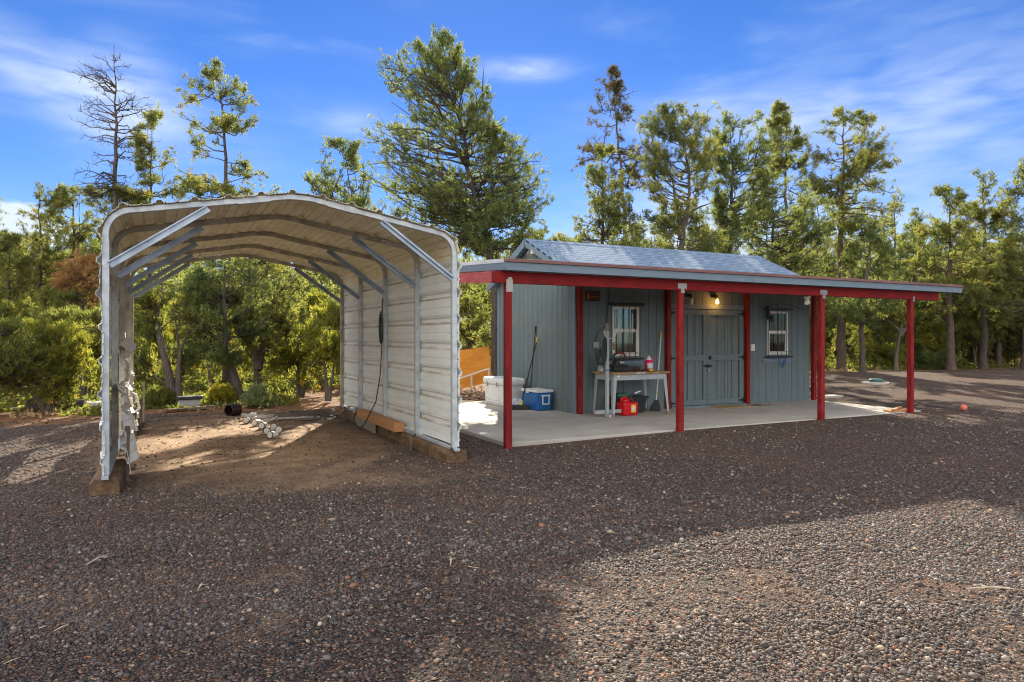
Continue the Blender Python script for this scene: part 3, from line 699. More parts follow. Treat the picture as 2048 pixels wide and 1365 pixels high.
# roof: two shingled planes, local frame so the courses run along the slope
sl_ = math.atan(.46)
for s_, yn in ((1, 'front'), (-1, 'rear')):
    run = 1.93 if s_ == 1 else 1.86; Ls = run/math.cos(sl_)
    x0, x1 = 6.72, 13.48
    me = MB(); me.box(0, x1-x0, 0, Ls, 0, .03)
    o = bpy.data.objects.new('roof', bpy.data.meshes.new('roof')); o.data.from_pydata(me.v, [], me.f); o.data.materials.append(shing); COL.objects.link(o); o.parent = shed
    if s_ == 1: mw = Matrix.Translation(Vector((x0, RIDGE_Y-run, RZ+.035-run*.46))) @ Matrix.Rotation(sl_, 4, 'X')
    else: mw = Matrix.Translation(Vector((x1, RIDGE_Y+run, RZ+.035-run*.46))) @ Matrix.Rotation(math.pi, 4, 'Z') @ Matrix.Rotation(sl_, 4, 'X')
    o.matrix_local = Matrix.Translation(-Vector((10.1, 12.6, SZ))) @ mw
    if s_ == 1:
        rc = MB(); 
        for k in range(34):
            xa = 6.72+k*.2; rc.add([(xa, RIDGE_Y-.13, RZ+.075-.06), (xa+.205, RIDGE_Y-.13, RZ+.07-.06), (xa+.205, RIDGE_Y, RZ+.075), (xa, RIDGE_Y, RZ+.082), (xa, RIDGE_Y+.13, RZ+.075-.06), (xa+.205, RIDGE_Y+.13, RZ+.07-.06)], [(0, 1, 2, 3), (3, 2, 5, 4)])
        rc.build('ridge_cap', shing, shed, solid=.006)
    rk = MB()
    rk.obox((6.735, RIDGE_Y, RZ-.028), (6.735, RIDGE_Y-s_*run, RZ-.028-run*.46), .028, .11, up=(0, 0, 1)); rk.build('rake_board', trimg, shed)
    rk2 = MB(); rk2.obox((13.465, RIDGE_Y, RZ-.028), (13.465, RIDGE_Y-s_*run, RZ-.028-run*.46), .028, .11, up=(0, 0, 1)); rk2.build('rake_board', trimg, shed)
b = MB(); b.box(6.75, SX0, RIDGE_Y-.02, RIDGE_Y+.02, RZ-.06, RZ-.03); b.build('soffit', trimg, shed)
# flood light in the gable
fl = MB(); fl.box(6.83, 6.915, RIDGE_Y-.30, RIDGE_Y-.16, 3.22, 3.30); fl.tube([(6.84, RIDGE_Y-.29, 3.22), (6.72, RIDGE_Y-.35, 3.27)], [.045, .06], 12); fl.tube([(6.84, RIDGE_Y-.17, 3.22), (6.72, RIDGE_Y-.13, 3.27)], [.045, .06], 12)
fl.build('flood_light', steel, shed, bev=.004)

# porch roof: slopes up to the wall
PX0, PX1, PY0, PZ = 4.04, 14.26, 8.10, 2.555
SLP = .062
def pz(y): return PZ+(y-PY0)*SLP
pr = MB()
pr.extrude([(PX0+.02, PY0+.02, pz(PY0)-.035), (PX0+.02, SY0+.35, pz(SY0+.35)-.035), (PX0+.02, SY0+.35, pz(SY0+.35)-.005), (PX0+.02, PY0+.02, pz(PY0)-.005)], (PX1-PX0-.04, 0, 0))
pr.build('porch_roof', pale, shed)
for k in range(17):
    x = PX0+.30+k*.61
    if x > PX1-.2: break
    r_ = MB(); r_.extrude([(x, PY0+.04, pz(PY0)-.15), (x, SY0-.01, pz(SY0)-.15), (x, SY0-.01, pz(SY0)-.036), (x, PY0+.04, pz(PY0)-.036)], (.038, 0, 0)); r_.build('rafter', dirtw, shed)
f_ = MB(); f_.box(PX0, PX1, PY0, PY0+.022, 2.40, 2.508); f_.build('fascia', trimg, shed, bev=.002)
for xj in (8.52, 11.62):
    j_ = MB(); j_.box(xj, xj+.006, PY0-.002, PY0, 2.402, 2.506); j_.build('fascia_joint', dirtw, shed)
f2 = MB(); f2.box(PX0-.004, PX1+.004, PY0-.022, PY0+.06, 2.511, 2.556); f2.build('drip_edge', brown, shed, bev=.003)
for xe, sg in ((PX0, -1), (PX1, 1)):
    xa, xb = (xe-.001, xe+.022) if sg < 0 else (xe-.022, xe+.001)
    e_ = MB(); e_.extrude([(xa, PY0+.024, pz(PY0)-.150), (xa, SY0+.3, pz(SY0+.3)-.150), (xa, SY0+.3, pz(SY0+.3)-.052), (xa, PY0+.024, pz(PY0)-.052)], (xb-xa, 0, 0)); e_.build('end_fascia', trimg, shed)
    e_ = MB(); e_.extrude([(xa-.006, PY0+.062, pz(PY0)-.050), (xa-.006, SY0+.3, pz(SY0+.3)-.050), (xa-.006, SY0+.3, pz(SY0+.3)+.004), (xa-.006, PY0+.062, pz(PY0)+.004)], (xb-xa+.012, 0, 0)); e_.build('end_drip_edge', pale, shed)
bm_ = MB(); bm_.box(3.94, 13.74, 8.25, 8.34, 2.24, 2.398); bm_.build('beam', redp, shed, bev=.004)
# left return beam following the slope; brighter side light put into its paint
rb = MB(); rb.extrude([(3.94, 8.342, 2.243), (3.94, 11.2, 2.243+2.86*.07), (3.94, 11.2, 2.398+2.86*SLP), (3.94, 8.342, 2.400)], (.085, 0, 0)); rb.build('side_beam', mat('lit pink-red paint', (.55, .14, .13), (.42, .07, .07), 5, .6, stretch=(8, 1, 8), c3=(.36, .05, .05), s3=4, w3=.4), shed)
lb = MB(); lb.box(SX0, SX1, 10.86, 10.945, 2.50, 2.64); lb.build('ledger_board', redp, shed)
for i, (x, yb) in enumerate([(4.16, 0), (7.16, 0), (10.37, 0), (12.90, 0)]):
    ps = MB(); ps.box(x-.046, x+.046, 8.246, 8.338, -.05, 2.238); po = ps.build('post', redv, shed, bev=.006)
    if i == 0:
        br = MB(); br.box(x-.048, x+.05, 8.236, 8.2445, 2.12, 2.29); br.box(x-.02, x+.04, 8.238, 8.244, 2.29, 2.32)
    elif i < 3:
        br = MB(); br.box(x-.085, x+.095, 8.236, 8.2445, 2.262, 2.345); br.box(x-.02, x+.05, 8.237, 8.2440, 2.195, 2.261)
    else:
        br = MB(); br.box(x+.0, x+.046, 8.236, 8.2445, 2.20, 2.30)
    bo = br.build('bracket', steel, po, bev=.001)
for x in (6.99, 9.10, 11.29, 13.38):
    ps = MB(); ps.box(x-.045, x+.045, 10.852, 10.943, SZ, 2.52); ps.build('wall_post', redv, shed, bev=.005)
# doors
def door(x0, x1, hinge_left, latch):
    z0, z1 = SZ+.035, DT-.015; t = .10
    fr = MB(); y = SY0-.012
    g0, g1 = x0+.11, x1-.11
    pn = grooved(g0-.02, g1+.02, [], SY0+.012, 'x', z0+.05, lambda a: z1-.05, -1, pitch=.165, start=g0+.165).build('door', siding, shed)
    for nm_, bx in (('rail', (x0, x1, z1-.11, z1)), ('rail', (x0, x1, z0, z0+.11)), ('rail', (x0+.095, x1-.095, 1.02, 1.14)), ('stile', (x0, x0+.095, z0+.113, z1-.113)), ('stile', (x1-.095, x1, z0+.113, z1-.113))):
        b = MB(); b.box(bx[0], bx[1], SY0-.024, SY0+.011, bx[2], bx[3]); b.build('door_'+nm_, siding, pn, bev=.003)
    for hz in (z0+.06, 1.08, z1-.07):
        h_ = MB(); hx = x0-.015 if hinge_left else x1+.015; s_ = 1 if hinge_left else -1
        h_.box(hx-.022, hx+.022, SY0-.034, SY0-.0255, hz-.055, hz+.055)
        h_.add([(hx, SY0-.033, hz-.028), (hx, SY0-.033, hz+.028), (hx+s_*.17, SY0-.033, hz+.008), (hx+s_*.17, SY0-.033, hz-.008), (hx, SY0-.026, hz-.028), (hx, SY0-.026, hz+.028), (hx+s_*.17, SY0-.026, hz+.008), (hx+s_*.17, SY0-.026, hz-.008)], [(0, 1, 2, 3), (4, 5, 6, 7), (0, 1, 5, 4), (1, 2, 6, 5), (2, 3, 7, 6), (3, 0, 4, 7)])
        h_.build('hinge', black, pn)
    if latch:
        h_ = MB(); h_.box(x0+.04, x0+.10, SY0-.032, SY0-.0245, 1.03, 1.12); h_.lathe((x0+.07, SY0-.045, 1.06), [(.001, 0), (.026, .008), (.026, .04), (.001, .05)], 12); h_.build('door_knob', black, pn)
        h_ = MB(); h_.box(x0-.10, x0+.12, SY0-.040, SY0-.0255, .885, .925); h_.box(x0-.02, x0+.05, SY0-.055, SY0-.041, .87, .94); h_.build('bolt', black, pn)
        h_ = MB(); h_.box(x0-.008, x0+.037, SY0-.066, SY0-.042, .785, .84); h_.tube([(x0-.0, SY0-.054, .838), (x0+.0, SY0-.054, .872), (x0+.028, SY0-.054, .872), (x0+.028, SY0-.054, .838)], .004, 6); h_.build('padlock', steel, pn, bev=.004)
    return pn
XM = 10.17
door(D0+.01, XM-.005, True, False); door(XM+.005, D1-.01, False, True)
b = MB(); b.box(D0, D1, SY0+.03, SY0+.06, SZ, DT+.0); b.build('door_frame', dirtw, shed)
b = MB(); b.box(D0-.05, D1+.03, SY0-.028, SY0-.002, DT+.003, DT+.10); b.build('door_header', trimg, shed)
b = MB(); b.box(D0-.02, D1+.02, SY0-.10, SY0+.05, SZ, SZ+.028); b.build('threshold', trimg, shed)
# windows
for wi, (x0, x1, z0, z1) in enumerate((W1, W2)):
    w = MB(); t = .045; ya, yb_ = SY0-.02, SY0+.03
    w.box(x0, x1, ya, yb_, z1-t, z1); w.box(x0, x1, ya, yb_, z0, z0+t); w.box(x0, x0+t, ya, yb_, z0+t, z1-t); w.box(x1-t, x1, ya, yb_, z0+t, z1-t)
    wo_ = w.build('window', vinyl, shed, bev=.003); zm = (z0+z1)/2+.02
    m_ = MB(); m_.box(x0+t, x1-t, ya+.004, yb_-.004, zm-.035, zm+.03); m_.box(x0+t, x0+t+.025, ya+.012, yb_-.008, z0+t, zm-.035); m_.box(x1-t-.025, x1-t, ya+.012, yb_-.008, z0+t, zm-.035); m_.box(x0+t, x1-t, ya+.012, yb_-.008, z0+t, z0+t+.028); m_.build('sash', vinyl, wo_)
    g_ = MB(); g_.box(x0+t-.004, x1-t+.004, SY0+.008, SY0+.012, zm+.03, z1-t); g_.build('pane', pane, wo_)
    g_ = MB(); g_.box(x0+t+.02, x1-t-.02, SY0+.014, SY0+.018, z0+t+.02, zm-.035); g_.build('pane', pane, wo_)
    gr = MB(); yg = SY0-.105
    xa, xb = x0-.10, x1+.06
    gr.box(xa, xb, yg-.012, yg+.012, z1+.02, z1+.075); gr.box(xa+.05, xb, yg-.01, yg+.01, z0-.065, z0-.03)
    for q in (xa+.03, xa+.31, xa+.45, xa+.59): gr.tube([(q, yg, z0-.04), (q, yg, z1+.03)], .0075, 6)
    gr.tube([(xa+.03, yg, z0+.06), (xb-.03, yg, z0+.06)], .004, 6)
    for q in (xa+.02, xb-.04):
        for zz in (z1+.045, z0-.05): gr.box(q, q+.03, yg+.012, SY0-.001, zz-.012, zz+.012)
    gr.build('security_bars', black, wo_)
    c_ = MB()
    if wi == 1:
        xs = [x0-.1+i*.02 for i in range(43)]; c_.extrude([(q, SY0+.09+.018*math.sin(i*1.3), zm-.02) for i, q in enumerate(xs)], (0, 0, z1-zm+.1), close=False); c_.build('curtain', curt, wo_)
    s_ = MB(); s_.box(x0-.14, x1+.10, SY0-.022, SY0-.002, z0-.17, z0-.09); s_.build('window_trim', trimg, wo_)
# lamps over the door
for x, lit in ((10.36, True), (9.66, False)):
    l_ = MB(); l_.lathe((x, SY0-.06, 2.36), [(.06, 0), (.06, .03), (.03, .05)], 14); l_.box(x-.05, x+.05, SY0-.06, SY0-.001, 2.345, 2.40); l_.tube([(x, SY0-.08, 2.37), (x+.02, SY0-.10, 2.32)], [.022, .02], 10)
    lo = l_.build('wall_lamp', black, shed)
    bb = MB(); prof_ = [(.012, .0), (.016, -.02), (.03, -.05), (.034, -.075), (.028, -.10), (.010, -.114)]
    if not lit: prof_ = [(.016, .0), (.026, -.02), (.03, -.05), (.026, -.08), (.03, -.10), (.02, -.13), (.008, -.15)]
    bb.lathe((x+.02, SY0-.10, 2.325), prof_, 14); bb.build('bulb', glow if lit else vinyl, lo, smooth=True)
    if lit:
        pl = bpy.data.lights.new('bulb_light', 'POINT'); pl.energy = 2.0; pl.color = (1, .42, .08); pl.shadow_soft_size = .03
        po = bpy.data.objects.new('bulb_light', pl); COL.objects.link(po); po.location = (x+.02, SY0-.15, 2.24)
# porch flood light at the third front post
l_ = MB(); l_.tube([(10.22, 8.47, 2.235), (10.22, 8.47, 2.19)], .045, 12); l_.tube([(10.22, 8.47, 2.20), (10.16, 8.40, 2.12)], [.025, .045], 10); l_.tube([(10.22, 8.47, 2.20), (10.28, 8.52, 2.12)], [.025, .045], 10); l_.build('flood_light', vinyl, shed)
# switch box, outlet, sign, strap
b = MB(); b.box(11.41, 11.53, SY0-.045, SY0-.001, 1.21, 1.36); b.box(11.425, 11.515, SY0-.052, SY0-.046, 1.225, 1.345); b.build('switch_box', vinyl, shed, bev=.004)
b = MB(); b.box(7.30, 7.42, SY0-.05, SY0-.001, 1.30, 1.42); b.box(7.33, 7.39, SY0-.062, SY0-.051, 1.315, 1.35); b.build('outlet_box', tgrey, shed, bev=.004)
b = MB(); b.tube([(7.36, SY0-.02, 1.42), (7.40, SY0-.03, 1.6), (7.62, SY0-.012, 1.75), (7.70, SY0-.012, 2.45)], .006, 6); b.build('conduit', cordm, shed)
sg = MB(); sg.box(7.15, 7.46, SY0-.028, SY0-.002, 2.20, 2.40); sgo = lone(sg, 'hanging_sign', signm, 'small dark wooden sign high on the wall beside the left red wall post', 'sign')
rel = MB()
for px_, pz_, pr_ in ((-.115, .14, .022), (-.115, .10, .034), (-.12, .05, .026)): rel.tube([(px_, -.016, pz_), (px_, -.026, pz_)], pr_, 12)
rel.box(-.07, .14, -.022, -.0155, .085, .10); rel.box(-.06, .10, -.022, -.0155, .055, .066)
rel.build('relief', signo, sgo)
st_ = MB(); st_.tube([(12.16, SY0-.115, 1.08), (12.20, SY0-.11, .98), (12.32, SY0-.10, .84), (12.40, SY0-.10, .93), (12.42, SY0-.10, 1.03), (12.36, SY0-.10, 1.0), (12.33, SY0-.10, .86)], .010, 6)
lone(st_, 'strap', strap, 'blue strap dangling from the bars of the right shed window', 'strap')
hg = MB(); hg.tube([(11.83, SY0-.12, 2.20), (11.82, SY0-.14, 2.05), (11.84, SY0-.12, 1.9)], [.03, .045, .02], 8); hg.tube([(11.93, SY0-.13, 2.0), (11.93, SY0-.15, 1.86)], [.03, .035], 8); hg.tube([(11.85, SY0-.1, 2.2), (12.3, SY0-.12, 2.26), (12.7, SY0-.06, 2.22), (13.05, SY0-.03, 2.14)], .006, 5)
lone(hg, 'hanging_gear', black, 'dark bundle of gear hung on the upper left corner of the right window bars', 'gear')
for lb_, x in (('green strip standing inside the left shed window', 7.92),):
    b = MB(); b.obox((7.90, SY0+.22, SZ+.9), (7.96, SY0+.22, 1.62), .07, .03, up=(0, 1, 0)); b.box(8.02, 8.10, SY0+.18, SY0+.24, 1.30, 1.38); lone(b, 'plank', greenp, lb_, 'plank')  # upright green strip and small green block set behind the glass
b = MB(); b.tube([(7.80, SY0+.14, 1.66), (7.86, SY0+.14, 1.74), (7.95, SY0+.14, 1.66), (8.02, SY0+.14, 1.70), (8.04, SY0+.14, 1.84), (7.98, SY0+.14, 1.98), (7.90, SY0+.14, 2.03)], [.02, .028, .02, .022, .018, .008, .006], 8); lone(b, 'desk_fan', vinyl, 'white curved object seen through the upper pane of the left window', 'household item')
fl_ = MB(); fl_.box(SX0+.02, SX1-.02, SY0+.1, SY1-.02, SZ+.002, SZ+.02); fl_.build('floor', dirtw, shed)

# ------------------------------------------------------------------ things on the patio
def rbox(mb, x0, x1, y0, y1, z0, z1, tx=0, ty=0):
    """box tapering towards the bottom"""
    v = [(x0+tx, y0+ty, z0), (x1-tx, y0+ty, z0), (x1-tx, y1-ty, z0), (x0+tx, y1-ty, z0), (x0, y0, z1), (x1, y0, z1), (x1, y1, z1), (x0, y1, z1)]
    return mb.add(v, [(0, 3, 2, 1), (4, 5, 6, 7), (0, 1, 5, 4), (1, 2, 6, 5), (2, 3, 7, 6), (3, 0, 4, 7)])
Z = SZ
# white chest
t = thing('cooler', (6.52, 13.2, Z), 'large white chest cooler against the shed side wall behind the first red post', 'cooler', 'coolers beside the shed')
b = MB(); rbox(b, 6.27, 6.76, 12.72, 13.66, Z+.002, Z+.44, .02, .02); b.build('body', whitep, t, bev=.025)
for k in range(3):
    b = MB(); b.box(6.272, 6.30, 12.80, 13.58, Z+.06+k*.05, Z+.078+k*.05); b.box(6.35, 6.70, 12.722, 12.74, Z+.06+k*.05, Z+.078+k*.05); b.build('rib', whitep, t, bev=.008)
b = MB(); b.box(6.24, 6.79, 12.69, 13.69, Z+.443, Z+.59); b.build('lid', whitep, t, bev=.045)
for y in (12.95, 13.42):
    b = MB(); b.box(6.228, 6.245, y-.02, y+.02, Z+.40, Z+.50); b.build('latch', steel, t, bev=.003)
b = MB(); b.tube([(6.34, 12.70, Z+.46), (6.34, 12.655, Z+.42), (6.66, 12.655, Z+.42), (6.66, 12.70, Z+.46)], .010, 6); b.build('handle', tgrey, t)
# blue cooler
t = thing('cooler', (6.69, 12.0, Z), 'blue cooler with a white lid and white side handle against the shed side wall', 'cooler', 'coolers beside the shed')
b = MB(); rbox(b, 6.50, 6.87, 11.70, 12.32, Z+.002, Z+.355, .018, .02); b.build('body', bluep, t, bev=.03)
b = MB(); b.box(6.485, 6.885, 11.685, 12.335, Z+.358, Z+.41); b.build('lid', whitep, t, bev=.014)
b = MB(); y = 11.688
for (a0, a1, c0, c1) in ((6.60, 6.80, .285, .315), (6.62, 6.64, .14, .285), (6.76, 6.78, .14, .285), (6.62, 6.78, .125, .145)): b.box(a0, a1, y-.02, y+.006, Z+c0, Z+c1)
b.build('handle', whitep, t, bev=.004)
b = MB(); b.box(6.478, 6.50, 12.0, 12.12, Z+.335, Z+.36); b.build('latch', whitep, t, bev=.003)
# crumpled cloth bag
rg = random.Random(4); v = []; f = []; nn_, mm_ = 12, 24
for i in range(nn_+1):
    for j in range(mm_):
        th_ = math.pi*i/nn_; ph_ = 2*math.pi*j/mm_; r_ = 1+.16*math.sin(5*ph_+3*th_)+.1*rg.uniform(-1, 1)
        v.append((6.50+.19*r_*math.sin(th_)*math.cos(ph_), 12.47+.15*r_*math.sin(th_)*math.sin(ph_), max(Z+.003, Z+.075+.105*r_*math.cos(th_))))
for i in range(nn_):
    for j in range(mm_): f.append((i*mm_+j, i*mm_+(j+1) % mm_, (i+1)*mm_+(j+1) % mm_, (i+1)*mm_+j))
lone(MB().add(v, f), 'cloth_bundle', clothm, 'crumpled grey and white cloth on the patio between the two coolers', 'cloth', smooth=True)
# push broom
t = thing('push_broom', (6.36, 12.15, Z), 'push broom with a black bristle head and yellow-tipped handle leaning on the shed side', 'broom', 'brooms by the shed')
hd = Vector((6.34, 12.05, Z+.09))
b = MB(); b.obox((6.12, 12.14, Z+.085), (6.50, 11.99, Z+.085), .07, .035); b.build('head', blackp, t, bev=.006)
b = MB(); b.obox((6.12, 12.14, Z+.036), (6.50, 11.99, Z+.036), .060, .066); b.build('bristles', black, t)
tp = Vector((6.885, 12.35, 1.50))
b = MB(); b.tube([hd, hd.lerp(tp, .93)], .013, 8); b.build('handle', black, t)
b = MB(); b.tube([hd.lerp(tp, .931), tp], [.016, .019], 8); b.build('grip', yellow, t)
b = MB(); b.tube([hd+Vector((0, 0, -.01)), hd.lerp(tp, .07)], [.03, .018], 8); b.build('socket', yellow, t)
b = MB(); b.tube([(6.80, 12.56, Z), (6.895, 12.45, 1.72)], .011, 8); b.tube([(6.889, 12.457, 1.60), (6.897, 12.448, 1.74)], .016, 8)
lone(b, 'pole', black, 'black pole leaning on the shed side behind the push broom', 'pole')
# angle broom
t = thing('broom', (8.60, 10.62, Z), 'white-handled broom with a black fan head leaning beside the work table', 'broom', 'brooms by the shed')
b0 = Vector((8.585, 10.63, Z+.20)); b1 = Vector((8.93, 10.90, 1.62))
b = MB(); b.tube([b0, b0.lerp(b1, .9)], .012, 8); b.build('handle', whitep, t)
b = MB(); b.tube([b0.lerp(b1, .901), b1], [.013, .017], 8); b.build('grip', yellow, t)
b = MB(); b.tube([b0.lerp(b1, .10), b0.lerp(b1, .125)], .0145, 8); b.build('collar', yellow, t)
b = MB(); c_ = b0; b.extrude([c_+Vector((-.03, -.02, .02)), c_+Vector((.04, -.02, .03)), c_+Vector((.085, -.02, -.10)), c_+Vector((.10, -.02, -.195)), c_+Vector((-.15, -.02, -.17)), c_+Vector((-.10, -.02, -.08))], (0, .045, 0)); b.build('bristles', blackp, t, bev=.008)
# work table
t = thing('work_table', (7.85, 10.5, Z), 'grey metal-legged work table with a rusty worn top under the left window', 'table')
T0, T1, U0, U1, TZ = 10.12, 10.80, 7.19, 8.50, .87
b = MB(); b.box(U0, U1, T0, T1, TZ-.04, TZ); b.build('table_top', rustt, t, bev=.008)
b = MB(); b.box(U0+.05, U1-.05, T0+.05, T0+.075, TZ-.145, TZ-.043); b.box(U0+.05, U1-.05, T1-.075, T1-.05, TZ-.145, TZ-.043); b.box(U0+.05, U0+.075, T0+.077, T1-.077, TZ-.145, TZ-.043); b.box(U1-.075, U1-.05, T0+.077, T1-.077, TZ-.145, TZ-.043); b.build('apron', tgrey, t)
for sx_, sy_ in ((0, 0), (1, 0), (0, 1), (1, 1)):
    xa = U0+.07 if not sx_ else U1-.07; ya = T0+.07 if not sy_ else T1-.07; dx = -1 if sx_ else 1; dy = -1 if sy_ else 1
    b = MB(); zt, zb = TZ-.05, Z+.05
    # angle-iron leg tapering to the foot, splayed outwards
    for (w0, w1, ax) in ((.085, .04, 'x'), (.085, .04, 'y')):
        o0 = Vector((xa-dx*.025, ya-dy*.025, zt)); o1 = Vector((xa-dx*.06, ya-dy*.06, zb)); dd = Vector((dx, 0, 0)) if ax == 'x' else Vector((0, dy, 0)); th_ = Vector((0, dy*.006, 0)) if ax == 'x' else Vector((dx*.006, 0, 0))
        b.extrude([o0, o0+dd*w0, o1+dd*w1, o1], th_)
    lg = b.build('leg', tgrey, t)
    b = MB(); b.box(xa-dx*.06-.022+dx*.02, xa-dx*.06+.022+dx*.02, ya-dy*.06-.022+dy*.02, ya-dy*.06+.022+dy*.02, Z+.001, Z+.055); b.build('foot', rustt, lg)
b = MB(); b.box(U0+.12, U0+.19, T0+.046, T0+.0495, TZ-.09, TZ-.055); b.build('sticker', vinyl, t)
b = MB(); 
for k in range(5): b.box(7.72+k*.045, 7.745+k*.045+.006*(k % 2), T0-.002, T0-.0005, TZ-.03, TZ-.008)
b.build('stencil_mark', labelw, t)
# pink jug
t = thing('jug', (8.32, 10.5, TZ), 'clear jug of bright pink fluid with a white label on the work table', 'jug')
b = MB(); b.lathe((8.30, 10.50, TZ+.002), [(.070, 0), (.078, .01), (.080, .10), (.078, .16), (.062, .20)], 24); b.build('body', pink, t, smooth=True)
b = MB(); b.lathe((8.30, 10.50, TZ+.203), [(.061, 0), (.045, .03), (.030, .055), (.022, .058)], 20); b.build('neck', whitep, t, smooth=True)
b = MB(); b.lathe((8.30, 10.50, TZ+.262), [(.024, 0), (.024, .022)], 16); b.build('cap', whitep, t)
b = MB(); b.tube([(8.37, 10.47, TZ+.17), (8.385, 10.46, TZ+.21), (8.35, 10.48, TZ+.25), (8.325, 10.49, TZ+.245)], .010, 8); b.build('handle', pink, t)
pr_ = [(8.30+.0815*math.cos(a), 10.50+.0815*math.sin(a), TZ+.045) for a in [R(-150+k*12) for k in range(12)]]
b = MB(); b.extrude(pr_, (0, 0, .095), close=False); b.build('label', labelw, t)
b = MB(); b.obox((8.13, 10.28, TZ+.022), (8.20, 10.26, TZ+.022), .035, .036); b.tube([(8.20, 10.26, TZ+.02), (8.225, 10.255, TZ+.02)], .009, 6); lone(b, 'tape_measure', yellow, 'small yellow tool lying at the foot of the pink jug', 'tool', bev=.005)
# black power tool with arched handle
t = thing('power_tool', (7.62, 10.5, TZ), 'black power tool with an arched red-topped handle on the left of the work table', 'power tool')
b = MB(); b.obox((7.42, 10.45, TZ+.055), (7.98, 10.45, TZ+.045), .15, .085); b.box(7.40, 7.70, 10.34, 10.58, TZ+.09, TZ+.135); b.tube([(7.50, 10.34, TZ+.16), (7.50, 10.5, TZ+.16)], .07, 16); b.build('body', blackp, t, bev=.015)
b = MB(); b.tube([(7.44, 10.42, TZ+.12), (7.40, 10.42, TZ+.22), (7.42, 10.42, TZ+.30), (7.50, 10.42, TZ+.345)], [.026, .022, .02, .02], 8); b.tube([(7.68, 10.42, TZ+.25), (7.66, 10.42, TZ+.20), (7.60, 10.42, TZ+.19)], .018, 8); b.build('handle', blackp, t)
b = MB(); b.tube([(7.49, 10.42, TZ+.345), (7.57, 10.42, TZ+.355), (7.65, 10.42, TZ+.335), (7.69, 10.42, TZ+.28), (7.68, 10.42, TZ+.25)], .021, 8); b.build('grip', mat('dull red grip', (.20, .03, .02), (.12, .02, .015), 8, .5), t)
b = MB(); b.box(7.50, 7.60, 10.33, 10.338, TZ+.155, TZ+.195); b.lathe((7.60, 10.40, TZ+.27), [(.03, 0), (.045, .02), (.03, .045)], 12); b.build('plate', steel, t, bev=.003)
rg = random.Random(8); b = MB()
for k in range(9):
    x = rg.uniform(7.85, 8.12); y = rg.uniform(10.25, 10.45); pts = [Vector((x, y, TZ+.02))]
    for j in range(6): pts.append(pts[-1]+Vector((rg.uniform(-.05, .07), rg.uniform(-.05, .05), rg.uniform(-.02, .03)))); pts[-1].z = min(max(pts[-1].z, TZ+.012), TZ+.09); pts[-1].x = min(pts[-1].x, 8.2)
    b.tube(pts, .010, 6)
lone(b, 'cable_tangle', copper, 'tangle of red and black cables in the middle of the work table', 'cables')
# glass lantern
t = thing('lantern', (7.28, 10.62, TZ), 'glass globe lantern with a pale metal base at the left end of the work table', 'lantern')
b = MB(); b.lathe((7.28, 10.62, TZ+.002), [(.07, 0), (.07, .06), (.06, .065), (.065, .10), (.05, .12)], 20); b.build('base', steel, t)
b = MB(); b.lathe((7.28, 10.62, TZ+.124), [(.045, 0), (.085, .05), (.095, .11), (.075, .18), (.045, .22), (.035, .25)], 20); b.build('globe', glassj, t, smooth=True)
b = MB(); b.tube([(7.28, 10.62, TZ+.376), (7.28, 10.62, TZ+.42)], [.036, .03], 12); b.tube([(7.19, 10.62, TZ+.12), (7.18, 10.62, TZ+.35), (7.28, 10.62, TZ+.45), (7.38, 10.62, TZ+.35), (7.37, 10.62, TZ+.12)], .005, 6); b.build('cap', cordm, t)
# grey steel stand
t = thing('tool_stand', (7.16, 10.25, Z), 'tall narrow grey steel post stand on a long base bar beside the work table', 'stand')
b = MB(); b.box(7.13, 7.185, 10.22, 10.275, Z+.058, 1.62); b.build('post', tgrey, t, bev=.004)
b = MB(); b.box(6.93, 7.50, 10.28, 10.34, Z+.06, Z+.125); b.box(7.12, 7.19, 10.14, 10.278, Z+.002, Z+.056); b.build('base_bar', tgrey, t, bev=.004)
b = MB(); b.box(7.135, 7.18, 10.23, 10.265, 1.622, 1.76); b.build('top_plate', plankw, t)
b = MB(); b.box(7.128, 7.187, 10.218, 10.277, Z+.84, Z+.86); b.build('tape_band', bluep, t)
b = MB(); b.tube([(7.14, 10.22, 1.50), (7.09, 10.19, 1.51), (7.05, 10.17, 1.57), (7.03, 10.16, 1.63)], .008, 6); b.tube([(7.18, 10.22, 1.48), (7.24, 10.19, 1.50), (7.29, 10.17, 1.56), (7.31, 10.16, 1.63)], .008, 6); b.build('hook', whitep, t)
rg = random.Random(9); b = MB()
for k in range(5): b.tube([(7.08-.01*k+.03*math.sin(a), 10.19, 1.30-.02*k+.24*math.cos(a)) for a in [j*.5236 for j in range(13)]], .007, 6)
b.tube([(7.08, 10.19, 1.35), (7.0, 10.3, 1.1), (7.2, 10.7, 1.2), (7.34, 10.88, 1.31)], .006, 5)
lone(b, 'cord_coil', cordm, 'dark green cord coil hanging from the left hook of the grey stand', 'cord')
b = MB(); b.lathe((7.25, 10.16, 1.28), [(.02, 0), (.03, .03), (.018, .06), (.028, .10), (.018, .14)], 10); b.tube([(7.25, 10.16, 1.42), (7.26, 10.17, 1.51)], .004, 5)
lone(b, 'hanging_tool', mat('brass', (.45, .30, .18), (.3, .18, .1), 20, .4, metal=.6), 'small copper-coloured fitting hanging from the right hook of the grey stand', 'tool')
